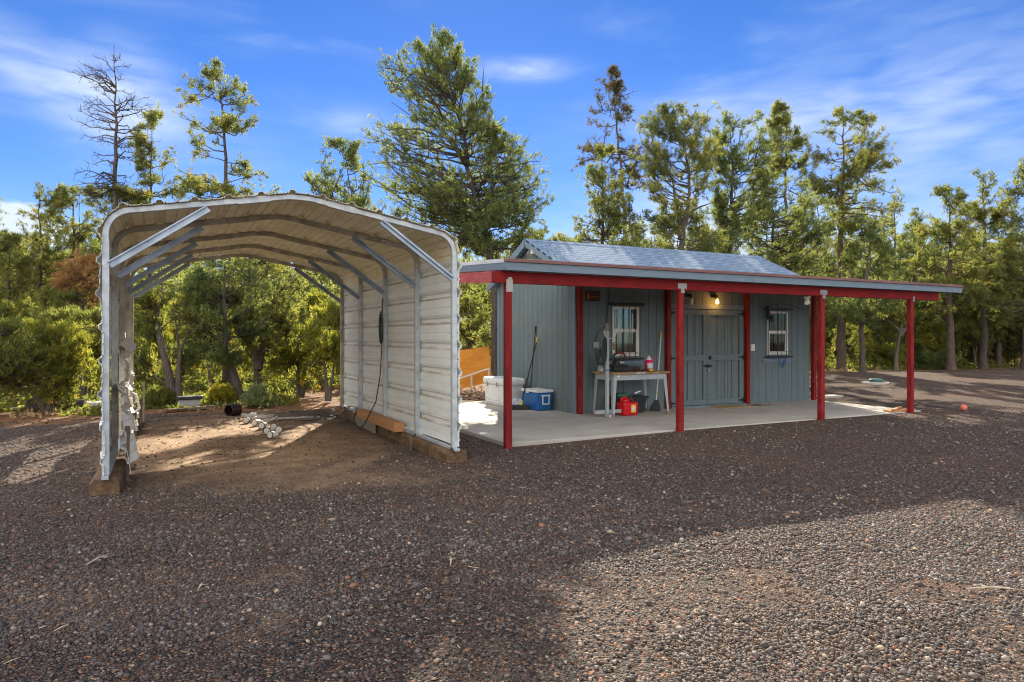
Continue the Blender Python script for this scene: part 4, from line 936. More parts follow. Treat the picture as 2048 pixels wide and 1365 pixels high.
# gas can
t = thing('gas_can', (7.68, 10.32, Z), 'red plastic gas can with a black spout and yellow sticker under the work table', 'gas can')
b = MB(); rbox(b, 7.50, 7.84, 10.20, 10.46, Z+.002, Z+.25, .012, .01); b.build('body', redplast, t, bev=.035)
b = MB(); b.tube([(7.62, 10.33, Z+.24), (7.60, 10.33, Z+.315)], [.09, .055], 16); b.tube([(7.53, 10.33, Z+.25), (7.53, 10.33, Z+.32), (7.60, 10.33, Z+.335), (7.75, 10.33, Z+.30), (7.79, 10.33, Z+.25)], .022, 8); b.build('handle', redplast, t, smooth=True)
b = MB(); b.tube([(7.67, 10.31, Z+.275), (7.72, 10.30, Z+.35), (7.80, 10.29, Z+.40)], [.038, .026, .022], 10); b.build('spout', blackp, t)
b = MB(); b.tube([(7.80, 10.29, Z+.402), (7.93, 10.27, Z+.45)], [.016, .012], 8); b.build('nozzle', whitep, t)
b = MB(); b.box(7.66, 7.76, 10.1975, 10.1995, Z+.065, Z+.205); sk = b.build('sticker', labely, t)
b = MB(); b.box(7.667, 7.752, 10.195, 10.197, Z+.115, Z+.155); b.build('sticker_panel', labelw, sk)
# black crate and what lies on it
t = thing('storage_crate', (8.0, 10.68, Z), 'dark grey plastic tote with a rim, on the floor behind the gas can', 'crate')
b = MB(); rbox(b, 7.60, 8.30, 10.55, 10.88, Z+.002, Z+.27, .05, .03); b.build('body', blackp, t, bev=.012)
b = MB(); b.box(7.57, 8.33, 10.53, 10.90, Z+.272, Z+.315); b.build('rim', blackp, t, bev=.008)
b = MB(); b.box(7.66, 7.92, 10.62, 10.80, Z+.318, Z+.372); b.box(7.70, 7.88, 10.64, 10.78, Z+.372, Z+.385); lone(b, 'green_case', mat('green plastic', (.02, .18, .12), (.03, .14, .1), 6, .4), 'small green case resting on the dark tote', 'case', bev=.006)
# door mat and rag
b = MB(); b.extrude([(10.10, 10.42, Z+.003), (10.98, 10.40, Z+.003), (11.02, 10.86, Z+.003), (10.16, 10.84, Z+.003)], (0, 0, .012)); lone(b, 'door_mat', matm, 'worn yellow straw mat on the patio in front of the double doors', 'mat')
b = MB(); rg = random.Random(2)
g9 = [[(11.15+i*.07, 10.45+j*.07+.05*math.sin(i), Z+.008+max(0, rg.uniform(-.01, .035))) for i in range(6)] for j in range(4)]
v = [q for row in g9 for q in row]; f = [(j*6+i, j*6+i+1, (j+1)*6+i+1, (j+1)*6+i) for j in range(3) for i in range(5)]
lone(MB().add(v, f), 'rag', plankw, 'small crumpled tan rag on the patio right of the straw mat', 'rag', solid=.004)

# ------------------------------------------------------------------ right of the patio
b = MB(); b.box(12.45, 13.22, 8.40, 8.49, Z+.002, Z+.036); b.box(12.52, 13.15, 8.52, 8.60, Z+.002, Z+.034); b.obox((12.5, 8.38, Z+.052), (13.1, 8.62, Z+.058), .06, .028); lone(b, 'scrap_lumber', cutwood, 'pale broken planks lying at the front right corner of the patio', 'planks')
t = thing('access_lid', (17.8, 12.45, float(hgt(17.8, 12.45))), 'round dark green riser lid on a pale concrete collar in the right gravel', 'lid')
hz0 = float(hgt(17.8, 12.45))
b = MB(); b.lathe((17.8, 12.45, hz0-.03), [(.36, 0), (.35, .05), (.18, .055)], 28); b.build('collar', conc, t)
b = MB(); b.lathe((17.83, 12.45, hz0+.026), [(.17, 0), (.18, .07), (.16, .09), (.04, .095)], 24); b.build('cover', lidg, t)
hb_ = float(hgt(14.15, 8.01)); v = MB(); v.lathe((14.15, 8.01, hb_+.005), [(.002, 0)]+[(.066*math.sin(R(a)), .066-.066*math.cos(R(a))) for a in range(15, 180, 15)]+[(.002, .132)], 18)
bo_ = lone(v, 'ball', orangeb, 'faded orange-red ball on the gravel right of the porch', 'ball', smooth=True)
b = MB(); b.tube([(.068*math.cos(a)*.99, .068*math.sin(a)*.55, .066+.068*math.sin(a)*.82) for a in [R(k*24) for k in range(16)]], .004, 4); b.build('seam', brown, bo_)
t_ = G(1652, 800); b = MB(); b.box(14.05, 14.75, 11.15, 11.45, -.02, .10); lone(b, 'concrete_block', conc, 'pale flat concrete block on the gravel past the right end of the shed', 'block', bev=.015)
b = MB(); b.box(13.72, 14.35, 11.75, 11.95, -.02, .16); lone(b, 'concrete_block', plankw, 'low grey-brown block lying behind the pale flat block past the shed', 'block', bev=.015)

# ------------------------------------------------------------------ behind and left
b = MB()
p0 = P(916, 780, 18.3); p1 = P(990, 762, 18.0)
lz = Vector((0, 0, 1)); ax_ = (p1-p0).normalized(); nn2 = Vector((-ax_.y, ax_.x, 0))
b.extrude([p0, p0+ax_*1.0+lz*.0, p0+ax_*.90+lz*.95, p0+lz*1.06+ax_*-.02], nn2*.03)
pl_ = lone(b, 'plywood_panel', ply, 'bright orange knotty plywood panel propped up behind the patio by the big trunk', 'panel')
b = MB()
q0 = p0+Vector((0, 0, 0))-nn2*.18
b.obox(q0+lz*.28, q0+ax_*.98+lz*.36, .04, .04)
for q_ in (.02, .46, .96): b.obox((*(q0+ax_*q_).xy, -.02), q0+ax_*q_+lz*(.255+.08*q_), .035, .035, up=(1, 0, 0))
lone(b, 'pipe_frame', vinyl, 'low white pipe frame standing before the orange plywood panel', 'frame')
b = MB(); rg = random.Random(12)
for k in range(420):
    x, y = rg.gauss(6.7, .75), rg.gauss(15.6, .55); r_ = math.hypot((x-6.7)/1.4, (y-15.6)/1.1)
    if r_ > 1: continue
    z = max(0, .20*(1-r_))*rg.random()+.01; a = rg.uniform(0, 6.28); L_ = rg.uniform(.05, .13)
    b.obox((x, y, z), (x+L_*math.cos(a), y+L_*math.sin(a), z+rg.uniform(-.01, .05)), rg.uniform(.02, .06), .015)
o = lone(b, 'wood_chips', chipm, 'heap of pale reddish wood chips at the back left of the patio', 'wood chips'); o['kind'] = 'stuff'
# drum
t = thing('drum', (1.2, 14.6, 0), 'open rusty dark metal drum lying on its side under the leaning trunk', 'drum')
c0, c1 = G(457, 833), G(478, 829); c0.z = .112; c1 = c0+Vector((.34, .27, 0)); ax_ = (c1-c0).normalized()
b = MB(); n = 24; a_ = Vector((-ax_.y, ax_.x, 0)); bb_ = Vector((0, 0, 1)); v = []; f = []
for rr in (.110, .102):
    for s_ in (0, .23):
        for j in range(n): t2 = 2*math.pi*j/n; v.append(c0+ax_*s_+(a_*math.cos(t2)+bb_*math.sin(t2))*rr)
for j in range(n):
    k = (j+1) % n; f += [(j, k, n+k, n+j), (2*n+j, 3*n+j, 3*n+k, 2*n+k), (j, 2*n+j, 2*n+k, k)]
f.append(tuple(range(n, 2*n)))
b.add(v, f); b.build('body', drumm, t)
b = MB(); b.tube([c0+ax_*.02+(a_*math.cos(q)+bb_*math.sin(q))*.112 for q in [2*math.pi*j/24 for j in range(25)]], .008, 6, cap=False); b.tube([c0+ax_*.22+(a_*math.cos(q)+bb_*math.sin(q))*.112 for q in [2*math.pi*j/24 for j in range(25)]], .008, 6, cap=False); b.build('hoop', drumm, t)
# string of spotlight cans
cans = [((494, 846), 200, 'farthest'), ((514, 851), 225, 0), ((527, 857), 215, 0), ((548, 859), 190, 0), ((557, 865), 185, 0), ((538, 868), 215, 0), ((546, 876), 232, 'nearest')]
lab = ['white lamp can at the rear end of the row on the dirt under the carport', 'white lamp can lying against the rear sheet end, second in the row', 'white lamp can lying alone in the middle of the row', 'white lamp can lying behind another at the front cluster, upper one', 'white lamp can on the right of the front cluster with its black rim facing right', 'white lamp can on the left of the front cluster facing the camera', 'white lamp can nearest the camera in the front cluster']
rimm = mat('black rim', (.02, .02, .02), (.03, .03, .03), 5, .5)
for i, ((x, y), az_, _) in enumerate(cans):
    q = G(x, y+1); a = R(az_); dv = Vector((math.sin(a), math.cos(a), 0)); q.z = .058
    root = thing('lamp_can', (q.x, q.y, 0), lab[i], 'lamp', 'white lamp cans on the dirt')
    b = MB(); b.tube([q-dv*.085, q-dv*.07, q+dv*.02, q+dv*.055], [.028, .036, .050, .056], 16); b.build('shade', whitep, root)
    b = MB(); b.tube([q+dv*.0552, q+dv*.063], [.060, .060], 18); b.build('rim', rimm, root)
    b = MB(); b.tube([q+dv*.0632, q+dv*.070], [.050, .044], 16); b.build('lens', vinyl, root)
rg = random.Random(6); b = MB()
q = G(480, 841); pts = []
for k in range(8):
    b.add([q+Vector((.10*k*.6+rg.uniform(-.03, .03), -.09*k+rg.uniform(-.05, .05), rg.uniform(.0, .10)))+w for w in (Vector((0, 0, 0)), Vector((.14, .03, .02)), Vector((.12, -.10, .08)), Vector((0, -.08, .05)))], [(0, 1, 2, 3)])
lone(b, 'plastic_scrap', whitep, 'torn white plastic scraps among the lamp cans under the carport', 'scrap', solid=.006)
b = MB(); b.tube([G(505, 841)+Vector((0, 0, .03)), G(530, 838)+Vector((0, 0, .035)), G(548, 842)+Vector((0, 0, .03)), G(566, 840)+Vector((0, 0, .025))], .022, 6); b.tube([G(528, 844)+Vector((0, 0, .03)), G(548, 843)+Vector((0, 0, .03)), G(572, 839)+Vector((0, 0, .02)), G(600, 837)+Vector((0, 0, .015)), G(640, 835)+Vector((0, 0, .01))], [.02, .02, .016, .010, .006], 6)
lone(b, 'white_tubing', whitep, 'thin white tubing trailing right from the lamp cans', 'tubing')
for (xa, ya, xb, yb, w, m_, lb_) in [(328, 826, 372, 823, .20, timber, 'dark flat plank lying left of the grey bin at the wood edge'), (372, 823, 430, 817, .14, plankw, 'long pale plank lying right of the dark plank at the wood edge'), (20, 822, 190, 818, .10, plankw, 'long thin pale plank at the wood edge left of the carport')]:
    b = MB(); a0, a1 = G(xa, ya), G(xb, yb); a0.z = a1.z = .045; b.obox(a0, a1, w, .05); lone(b, 'plank', m_, lb_, 'plank')
t = thing('bin', tuple(G(380, 818)), 'small grey bin with a dark lid sitting on the planks beside the split juniper', 'bin')
q = G(380, 818); b = MB(); rbox(b, q.x-.22, q.x+.20, q.y-.15, q.y+.15, .07, .20, .02, .02); b.build('body', tgrey, t, bev=.01)
b = MB(); b.box(q.x-.25, q.x+.24, q.y-.18, q.y+.18, .203, .27); b.build('lid', blackp, t, bev=.015)
q = G(165, 818); b = MB(); rbox(b, q.x-.35, q.x+.35, q.y-.2, q.y+.2, .0, .14, -.02, -.02); lone(b, 'white_sack', clothm, 'flat pale sack on the ground at the wood edge left of the carport', 'sack', bev=.05)
q = G(125, 822); b = MB(); rg = random.Random(5); b.tube([q+Vector((-.6, .2, .10)), q+Vector((.4, 0, .11))], [.13, .11], 10); lone(b, 'fallen_log', barkd, 'short dark log on the ground under the left juniper', 'log')
for i, (x, y, L_, a, lb_) in enumerate([(195, 1130, .22, 60, 'forked bleached stick on the gravel at the lower left'), (1985, 1190, .30, -30, 'long bleached twig on the sunlit gravel at the lower right'), (900, 1130, .16, 70, 'curved tan twig on the gravel at the middle of the yard'), (400, 1175, .10, 75, 'tiny pale stick on the gravel left of the middle')]):
    q = G(x, y); z = float(hgt(q.x, q.y))+.022; a = R(a); dv = Vector((math.cos(a), math.sin(a), 0))*L_
    b = MB(); b.tube([q-dv*.5+Vector((0, 0, z)), q+Vector((.01, 0, z+.012)), q+dv*.5+Vector((0, 0, z))], [.003, .006, .002], 6); b.tube([q+Vector((.0, 0, z+.010)), q+dv*.3+Vector((.04, -.01, z))], [.005, .001], 5); lone(b, 'stick', MATS['bleached twigs'], lb_, 'stick')

# ------------------------------------------------------------------ trees
def nrmz(a): return a/np.maximum(np.linalg.norm(a, axis=-1, keepdims=True), 1e-9)
def tubes(P0, P1, r0, r1, n=3):
    """batched tapered prisms"""
    D = nrmz(P1-P0); ref = np.where(np.abs(D[:, 2:3]) > .9, [[1., 0, 0]], [[0, 0, 1.]])
    A = nrmz(np.cross(D, ref)); B = np.cross(D, A); t = np.arange(n)*2*np.pi/n
    ring = A[:, None]*np.cos(t)[None, :, None]+B[:, None]*np.sin(t)[None, :, None]
    V = np.concatenate([P0[:, None]+ring*np.asarray(r0)[:, None, None], P1[:, None]+ring*np.asarray(r1)[:, None, None]], 1)
    j = np.arange(n); k = (j+1) % n; F = np.stack([j, k, k+n, j+n], 1)
    F = F[None]+(np.arange(len(P0))*2*n)[:, None, None]
    return V.reshape(-1, 3), F.reshape(-1, 4)
def tufts(rg, Q, D, L, w, N, spread):
    n = len(Q); d = nrmz(D[:, None]*spread+rg.normal(0, 1, (n, N, 3))); pr = nrmz(np.cross(d, rg.normal(0, 1, (n, N, 3))))
    c = Q[:, None]+rg.normal(0, L*.28, (n, N, 3)); ln = L*rg.uniform(.6, 1.25, (n, N, 1)); ww = w*rg.uniform(.7, 1.3, (n, N, 1))
    V = np.stack([c+pr*ww-d*ln*.25, c-pr*ww-d*ln*.25, c+d*ln], 2).reshape(-1, 3)
    return V, np.arange(len(V)).reshape(-1, 3)
def obj_np(name, V, F, m, parent=None, attrs=None, smooth=False):
    me = np_mesh(name, V, F, attrs, smooth); me.materials.append(m); o = bpy.data.objects.new(name, me); COL.objects.link(o)
    if parent: o.parent = parent
    return o
LF = np.array([CS, -SN, 0.]); DF = np.array([SN, CS, 0.])   # lateral and depth axes as seen by the yard
def tree(name, label, d, trunk, r0, outline, leaf, bark, dens=1.0, seed=0, kind='pine', slope=(.1, .7), sag=.06, ts=None, stems=None, cat='tree', group=None, dep=.85, bare=0.0, extra=None, inner=.4, limb=1.0, baseY=None, tw=1.0):
    rg = np.random.default_rng(seed+100); r0 = r0*.78; stems = [(q_, w_*.72) for q_, w_ in stems] if stems else None
    k = d/1365.; bx = trunk[0][0]; base = P(bx, 676, d); gz_ = float(hgt(base.x, base.y)); zz = lambda y: H0+(676-y)*k-gz_
    tr = np.array([((x-bx)*k, 0., max(zz(y), 0.)) for x, y in trunk]); tr[0, 2] = -.1
    wob = rg.normal(0, .05, len(tr)); wob[0] = 0; tr[:, 1] = np.cumsum(wob)*1.5
    TW = lambda a: a[..., 0:1]*LF+a[..., 1:2]*DF+a[..., 2:3]*np.array([0, 0, 1.])
    root = thing(name, (base.x, base.y, gz_), label, cat, group)
    ztop = tr[-1, 2]
    def axis(z): return np.stack([np.interp(z, tr[:, 2], tr[:, 0]), np.interp(z, tr[:, 2], tr[:, 1]), z], -1)
    def trad(z): return r0*np.clip(1-z/ztop, .04, 1)**.8
    # trunk with fine wobble
    VS = []; FS = []
    def add(V, F):
        o = sum(len(x) for x in VS); VS.append(V); FS.append(F+o)
    def stem(pts, ra, n=8):
        pts = np.array(pts, float); s = np.concatenate([[0], np.cumsum(np.linalg.norm(np.diff(pts, axis=0), axis=1))]); m = max(6, int(s[-1]/.35))
        t = np.linspace(0, s[-1], m); Q = np.stack([np.interp(t, s, pts[:, i]) for i in range(3)], 1)
        Q[1:-1] += rg.normal(0, .02, (m-2, 3)); fr = t/s[-1]; rr = ra*(np.clip(1-fr, .04, 1)**.95)*(1+rg.normal(0, .05, m)); rr[0] *= 1.35
        ang_ = np.arange(n)*2*np.pi/n; T = nrmz(np.gradient(Q, axis=0)); A = nrmz(np.cross(T, [0.1, 1, .05])); B = np.cross(T, A)
        V = (Q[:, None]+(A[:, None]*np.cos(ang_)[None, :, None]+B[:, None]*np.sin(ang_)[None, :, None])*(rr[:, None]*(1+rg.normal(0, .07, (m, n))))[..., None]).reshape(-1, 3)
        i = np.arange(m-1)[:, None]*n; j = np.arange(n)[None]; kk = (j+1) % n
        F = np.stack([i+j, i+kk, i+n+kk, i+n+j], -1).reshape(-1, 4); add(TW(V), F)
    if stems is None: stem(tr, r0)
    else:
        for s_ in stems: stem([((x-bx)*k, rg.normal(0, .12)*(i > 0), max(zz(y), -.05)) for i, (x, y) in enumerate(s_[0])], s_[1])
    for s_ in (extra or []): stem([((x-bx)*k, dy, zz(y)) for x, y, dy in s_[0]], s_[1], 6)
    ol = np.array([(zz(y), (a-bx)*k, (b-bx)*k) for y, a, b in outline]); ol = ol[np.argsort(ol[:, 0])]
    zl, zh = ol[0, 0], ol[-1, 0]
    zs = np.linspace(zl, zh, 200); wd = np.interp(zs, ol[:, 0], ol[:, 2]-ol[:, 1]); area = wd.mean()*(zh-zl)
    if ts is None: ts = .106*(d/18)**.6
    nt = int(dens*area/(ts*ts)*1.75)
    nb = max(80, int(nt/(9 if kind == 'pine' else 9))) if kind != 'dead' else int(dens*85)
    nbg = max(30, int(nb/(2.6 if kind == 'pine' else 2.6))) if kind != 'dead' else nb
    pz_ = wd/wd.sum(); z0b = rg.choice(zs, nbg, p=pz_); p0b = rg.uniform(0, 2*np.pi, nbg); bi = rg.integers(0, nbg, nb)
    zt = np.clip(z0b[bi]+rg.normal(0, .20*(d/20), nb), zl, zh)
    ph = p0b[bi]+rg.normal(0, .30, nb)
    ax_ = axis(np.clip(zt, 0, ztop)); l = np.interp(zt, ol[:, 0], ol[:, 1]); r = np.interp(zt, ol[:, 0], ol[:, 2])
    rl = np.maximum(ax_[:, 0]-l, .12)*1.16; rr = np.maximum(r-ax_[:, 0], .12)*1.16; rd = (r-l)/2*dep*1.1
    cx_ = np.cos(ph); Rl = np.where(cx_ > 0, rr, rl)
    fr = (rg.uniform(inner, 1.0, nbg)**.5)[bi]*rg.uniform(.72, 1.16, nb)
    # whorls: crown thins out between branch layers
    tip = ax_.copy(); tip[:, 0] += Rl*cx_*fr; tip[:, 1] += rd*np.sin(ph)*fr
    rad = np.hypot(tip[:, 0]-ax_[:, 0], tip[:, 1]-ax_[:, 1])
    hf = np.clip((zt-zl)/(zh-zl), 0, 1); sl = slope[0]+(slope[1]-slope[0])*hf+rg.normal(0, .12, nbg)[bi]
    if kind == 'jun': za = np.clip(zt-(.6+.5*rg.random(nb))*rad-.3, .15, ztop*.97)
    else: za = np.clip(zt-sl*rad, min(.5, zl), ztop*.995)
    org = axis(za); 
    if stems is not None and kind == 'jun':
        # attach to whichever stem is nearest sideways
        S = np.array([((x-bx)*k, 0, max(zz(y), 0)) for s_ in stems for x, y in s_[0][1:]]); dd = ((S[None, :, 0]-tip[:, 0:1])**2+(np.maximum(S[None, :, 2]-tip[:, 2:3]+.2, 0)*3)**2+(S[None, :, 2]-tip[:, 2:3])**2*.4); org = S[dd.argmin(1)]
    prim = np.ones(nb, bool)
    if kind == 'pine':
        # each bough has one main limb; its other branches fork off that limb
        _, first = np.unique(bi, return_index=True); prim[:] = False; prim[first] = True
        mp_ = np.zeros(nbg, int); mp_[bi[first]] = first; mi = mp_[bi]; tf = rg.uniform(.18, .75, nb)[:, None]
        forked = org[mi]+(tip[mi]-org[mi])*tf; forked[:, 2] -= sag*np.linalg.norm(tip[mi]-org[mi], axis=1)*np.sin(np.pi*tf[:, 0])
        org = np.where(prim[:, None], org, forked)
    Lb = np.linalg.norm(tip-org, axis=1)
    K = 5; T = np.linspace(0, 1, K); B = org[:, None]+(tip-org)[:, None]*T[None, :, None]
    B[:, :, 2] -= (sag*Lb)[:, None]*np.sin(np.pi*T)[None]*(1 if kind != 'jun' else -.5)
    side = nrmz(np.cross(tip-org, [0, 0, 1.])); B += side[:, None]*(rg.normal(0, .13, nb)*np.where(prim & (kind == 'pine'), .15, 1)*Lb)[:, None, None]*np.sin(np.pi*T)[None, :, None]; B[:, 1:-1] += rg.normal(0, .055, (nb, K-2, 3)); B[:, 1:-1, 2] += (rg.normal(0, .07, nb)*np.where(prim & (kind == 'pine'), .15, 1)*Lb)[:, None]
    rb = limb*np.clip(.008+.011*Lb, .006, trad(za)*.8+.006)
    for i in range(K-1): V, F = tubes(B[:, i], B[:, i+1], rb*(1-T[i]*.75), rb*(1-T[i+1]*.75), 4 if i == 0 else 3); add(TW(V), F)
    # twigs
    m = 7
    tt = rg.uniform(.28 if kind != 'jun' else .15, 1, (nb, m)); ii = np.minimum((tt*(K-1)).astype(int), K-2); ff = tt*(K-1)-ii
    o0 = np.take_along_axis(B, ii[..., None], 1)*(1-ff[..., None])+np.take_along_axis(B, (ii+1)[..., None], 1)*ff[..., None]
    out = nrmz(tip-org)[:, None]; dv = nrmz(out*.9+rg.normal(0, .55, (nb, m, 3))+np.array([0, 0, {'dead': 0, 'pine': .35, 'jun': 1.1}[kind]]))
    tl = (.12+.16*Lb[:, None])*rg.uniform(.5, 1.2, (nb, m)); tl = np.minimum(tl, .75)
    o1 = o0+dv*tl[..., None]
    sel = slice(None)
    V, F = tubes(o0.reshape(-1, 3), o1.reshape(-1, 3), np.full(nb*m, .0065*limb), np.full(nb*m, .003), 3); add(TW(V), F)
    if kind == 'dead':
        o2s = o0+(o1-o0)*rg.uniform(.3, .9, (nb, m, 1)); e2 = o2s+nrmz(dv+rg.normal(0, .7, dv.shape))*tl[..., None]*.55
        V, F = tubes(o2s.reshape(-1, 3), e2.reshape(-1, 3), np.full(nb*m, .005), np.full(nb*m, .0025), 3); add(TW(V), F)
    obj_np('trunk', np.concatenate(VS), np.concatenate(FS), bark, root, smooth=True)
    if leaf is not None:
        live = rg.random(nb) > bare
        per = max(2, int(math.ceil(nt/(nb*m)))); s = rg.uniform(.35, 1.05, (nb, m, per, 1))
        Q = o0[:, :, None]+(o1-o0)[:, :, None]*s+rg.normal(0, 1, (nb, m, per, 3))*np.array([ts*.42, ts*.42, ts*(.34 if kind == 'pine' else .45)]); Dq = np.broadcast_to(dv[:, :, None], Q.shape)
        tone = np.broadcast_to((rg.uniform(0, 1, (nb, 1, 1))*.5+rg.uniform(0, 1, (nb, m, 1))*.3), (nb, m, per))+rg.uniform(0, .3, (nb, m, per))
        Q = Q[live].reshape(-1, 3); Dq = Dq[live].reshape(-1, 3); tone = tone[live].ravel()
        Dq = nrmz(Dq+np.array([0, 0, .5 if kind == 'pine' else 1.0]))
        # clumps: the crown opens in places, more so where it is thin
        cn = np.sin(Q[:, 0]*3.1+seed)*np.cos(Q[:, 1]*2.9+seed*2)+np.sin(Q[:, 2]*3.7+Q[:, 0]*1.3+seed)*.9
        kp = rg.random(len(Q)) < np.clip(.85+.30*cn, .25, 1); Q, Dq, tone = Q[kp], Dq[kp], np.clip(tone[kp]+.10*cn[kp], 0, 1)
        # leader shoots at the very top
        nl = 26; ql = axis(np.full(nl, ztop))+np.stack([rg.normal(0, ts*.8, nl), rg.normal(0, ts*.8, nl), -rg.random(nl)*ts*6], 1)
        if kind == 'pine': Q = np.concatenate([Q, ql]); Dq = np.concatenate([Dq, np.tile([0, 0, 1.], (nl, 1))]); tone = np.concatenate([tone, rg.random(nl)*.8])
        N_ = 9; V, F = tufts(rg, Q, Dq, ts*1.05, ts*(.12 if kind == 'pine' else .145)*tw, N_, .9 if kind == 'pine' else 1.3)
        obj_np('crown', TW(V), F, leaf, root, [('tone', 'FACE', 'FLOAT', np.repeat(tone, N_))])
    return root

# --- trees that stand out one by one
tree('dead_pine', 'tall bare dead pine with spiky grey branches left of the carport roof', 22, [(236, 800), (234, 600), (233, 400), (235, 250), (231, 92)], .20,
     [(95, 222, 242), (125, 190, 255), (140, 150, 265), (180, 175, 290), (250, 165, 305), (330, 170, 300), (400, 165, 290)], None, barkd, .95, 1, 'dead', (-.25, .5), -.06, limb=1.2)
tree('pine_tree', 'sparse brown-tufted low boughs around the foot of the bare dead pine', 22.3, [(228, 800), (230, 500), (232, 385)], .10,
     [(250, 205, 255), (310, 170, 290), (370, 180, 290), (430, 190, 300), (520, 180, 270)], Lpine, barkd, .42, 2, slope=(.1, .6), bare=.3)
tree('pine_tree', 'thin forked sparse pine between the dead pine and the tall left pine', 24, [(300, 800), (302, 420), (305, 300), (308, 222)], .14,
     [(218, 298, 330), (260, 272, 350), (290, 268, 362), (350, 285, 360), (400, 275, 365), (440, 260, 380)], Lpine, barkd, .50, 3, slope=(.1, .6))
tree('pine_tree', 'tall open pine with a dark trunk rising over the left half of the carport roof', 21, [(455, 800), (453, 420), (450, 300), (437, 122)], .20,
     [(120, 425, 450), (150, 402, 460), (190, 360, 500), (250, 348, 505), (300, 365, 505), (350, 370, 530), (385, 375, 560), (420, 380, 520)], Lpine, barkd, .72, 4, slope=(0, .75), tw=1.05)
tree('pine_tree', 'twin-stemmed pine with an orange patched trunk left of the carport', 25, [(146, 800), (142, 560), (140, 450), (138, 368)], .17,
     [(364, 125, 160), (395, 92, 185), (430, 88, 200), (480, 100, 205), (540, 90, 200)], Lpine, barko, .6, 5, slope=(.0, .6), extra=[([(146, 700, .1), (150, 480, .2), (152, 385, .2)], .08)])
tree('pine_tree', 'dense green pine at the far left edge of the photo', 23, [(14, 800), (15, 600), (18, 476)], .20,
     [(470, 2, 25), (500, -10, 50), (560, -40, 70), (640, -50, 80)], Lpine, barkd, 1.2, 6)
tree('pine_tree', 'mid green pine right of the far left pine, under the white cloud', 26, [(92, 800), (88, 600), (84, 482)], .18,
     [(478, 74, 96), (520, 45, 125), (580, 40, 150), (650, 30, 160)], Lpine, barkd, 1.0, 7)
tree('pine_tree', 'pine with dead orange boughs just left of the carport front leg', 19, [(172, 800), (168, 620), (165, 520)], .10,
     [(505, 150, 185), (530, 115, 205), (575, 120, 220), (610, 150, 220)], Lorange, barkd, .55, 8)
tree('oak_tree', 'low spreading tree with upright twiggy boughs above the carport ridge', 18.5, [(760, 790), (735, 560), (712, 440), (690, 330), (692, 285)], .13,
     [(270, 675, 705), (300, 605, 715), (350, 588, 735), (400, 640, 790), (450, 690, 840), (520, 700, 860)], Lpinyon, barkg, 1.15, 9, slope=(.8, 1.3), sag=.03)
tree('big_pine', 'largest leaning bushy pine with a crooked dark trunk between carport and shed', 17, [(996, 780), (991, 620), (977, 500), (958, 415), (935, 340), (925, 260), (900, 160), (876, 48)], .17,
     [(44, 864, 884), (70, 858, 895), (100, 812, 925), (150, 755, 962), (200, 752, 970), (250, 768, 1012), (300, 760, 1040), (340, 735, 1062), (400, 775, 1082), (450, 850, 1085), (500, 900, 1070)], Lpinyon, barkd, 1.6, 10, slope=(.15, .8), sag=.05, limb=1.0,
     extra=[([(935, 330, 0), (895, 270, .3), (850, 215, .5), (790, 170, .6)], .07), ([(958, 415, 0), (900, 370, -.3), (830, 330, -.5), (780, 345, -.6)], .06), ([(960, 420, 0), (1000, 340, .3), (1025, 290, .5)], .06), ([(925, 270, 0), (965, 180, .2), (968, 120, .2)], .05)])
tree('pine_boughs', 'low green boughs hanging by the big leaning trunk beside the shed wall', 18.2, [(1003, 790), (1000, 600), (990, 480)], .09,
     [(470, 950, 1075), (540, 935, 1040), (620, 930, 1000), (700, 932, 1000), (735, 940, 990)], Lpine, barkd, .95, 11, slope=(.3, .8))
tree('pine_tree', 'tall half-dead pine with brown tufts and an orange trunk above the shed roof', 26, [(1262, 800), (1255, 500), (1240, 320), (1232, 230), (1222, 146)], .20,
     [(142, 1212, 1228), (170, 1195, 1275), (210, 1185, 1285), (250, 1165, 1265), (290, 1150, 1290), (330, 1135, 1290), (370, 1200, 1290)], Ldry, barko, .30, 12, slope=(-.2, .5), bare=.25, limb=1.3)
tree('pine_tree', 'bushy green pine in front of the half-dead one, left over the shed ridge', 20, [(1207, 800), (1206, 450), (1204, 302)], .15,
     [(298, 1190, 1225), (330, 1170, 1245), (380, 1155, 1270), (430, 1140, 1290), (480, 1110, 1290), (540, 1095, 1290)], Lpine, barkd, 1.35, 13, slope=(.2, .8))
tree('pine_tree', 'green round-topped pine with a forked pale trunk over the middle of the shed roof', 19, [(1358, 800), (1362, 480), (1378, 400), (1372, 300), (1368, 205)], .17,
     [(200, 1355, 1385), (235, 1290, 1410), (280, 1282, 1432), (330, 1280, 1430), (370, 1275, 1410), (410, 1280, 1400), (460, 1320, 1480), (500, 1300, 1460)], Lpine, barkg, .85*1.5, 14, slope=(.3, .8), extra=[([(1362, 480, 0), (1358, 420, .1), (1350, 350, .3), (1330, 300, .4)], .07), ([(1362, 450, 0), (1400, 410, .3), (1450, 395, .5)], .06)])
tree('pine_tree', 'irregular dark green pine right of the round-topped pine over the shed roof', 20, [(1456, 800), (1458, 450), (1460, 350), (1455, 228)], .16,
     [(222, 1440, 1480), (250, 1435, 1530), (290, 1420, 1545), (350, 1430, 1560), (400, 1420, 1570), (470, 1450, 1590), (520, 1440, 1600)], Lpinyon, barkd, 1.05*1.15, 15, slope=(.2, .8))
tree('pine_tree', 'narrow tall pine with a lollipop top behind the right end of the shed roof', 26, [(1575, 800), (1573, 450), (1572, 330), (1572, 214)], .17,
     [(210, 1555, 1590), (235, 1542, 1610), (270, 1538, 1618), (310, 1535, 1620), (350, 1550, 1600)], Lpine, barko, .75*1.4, 16, slope=(.4, .9))
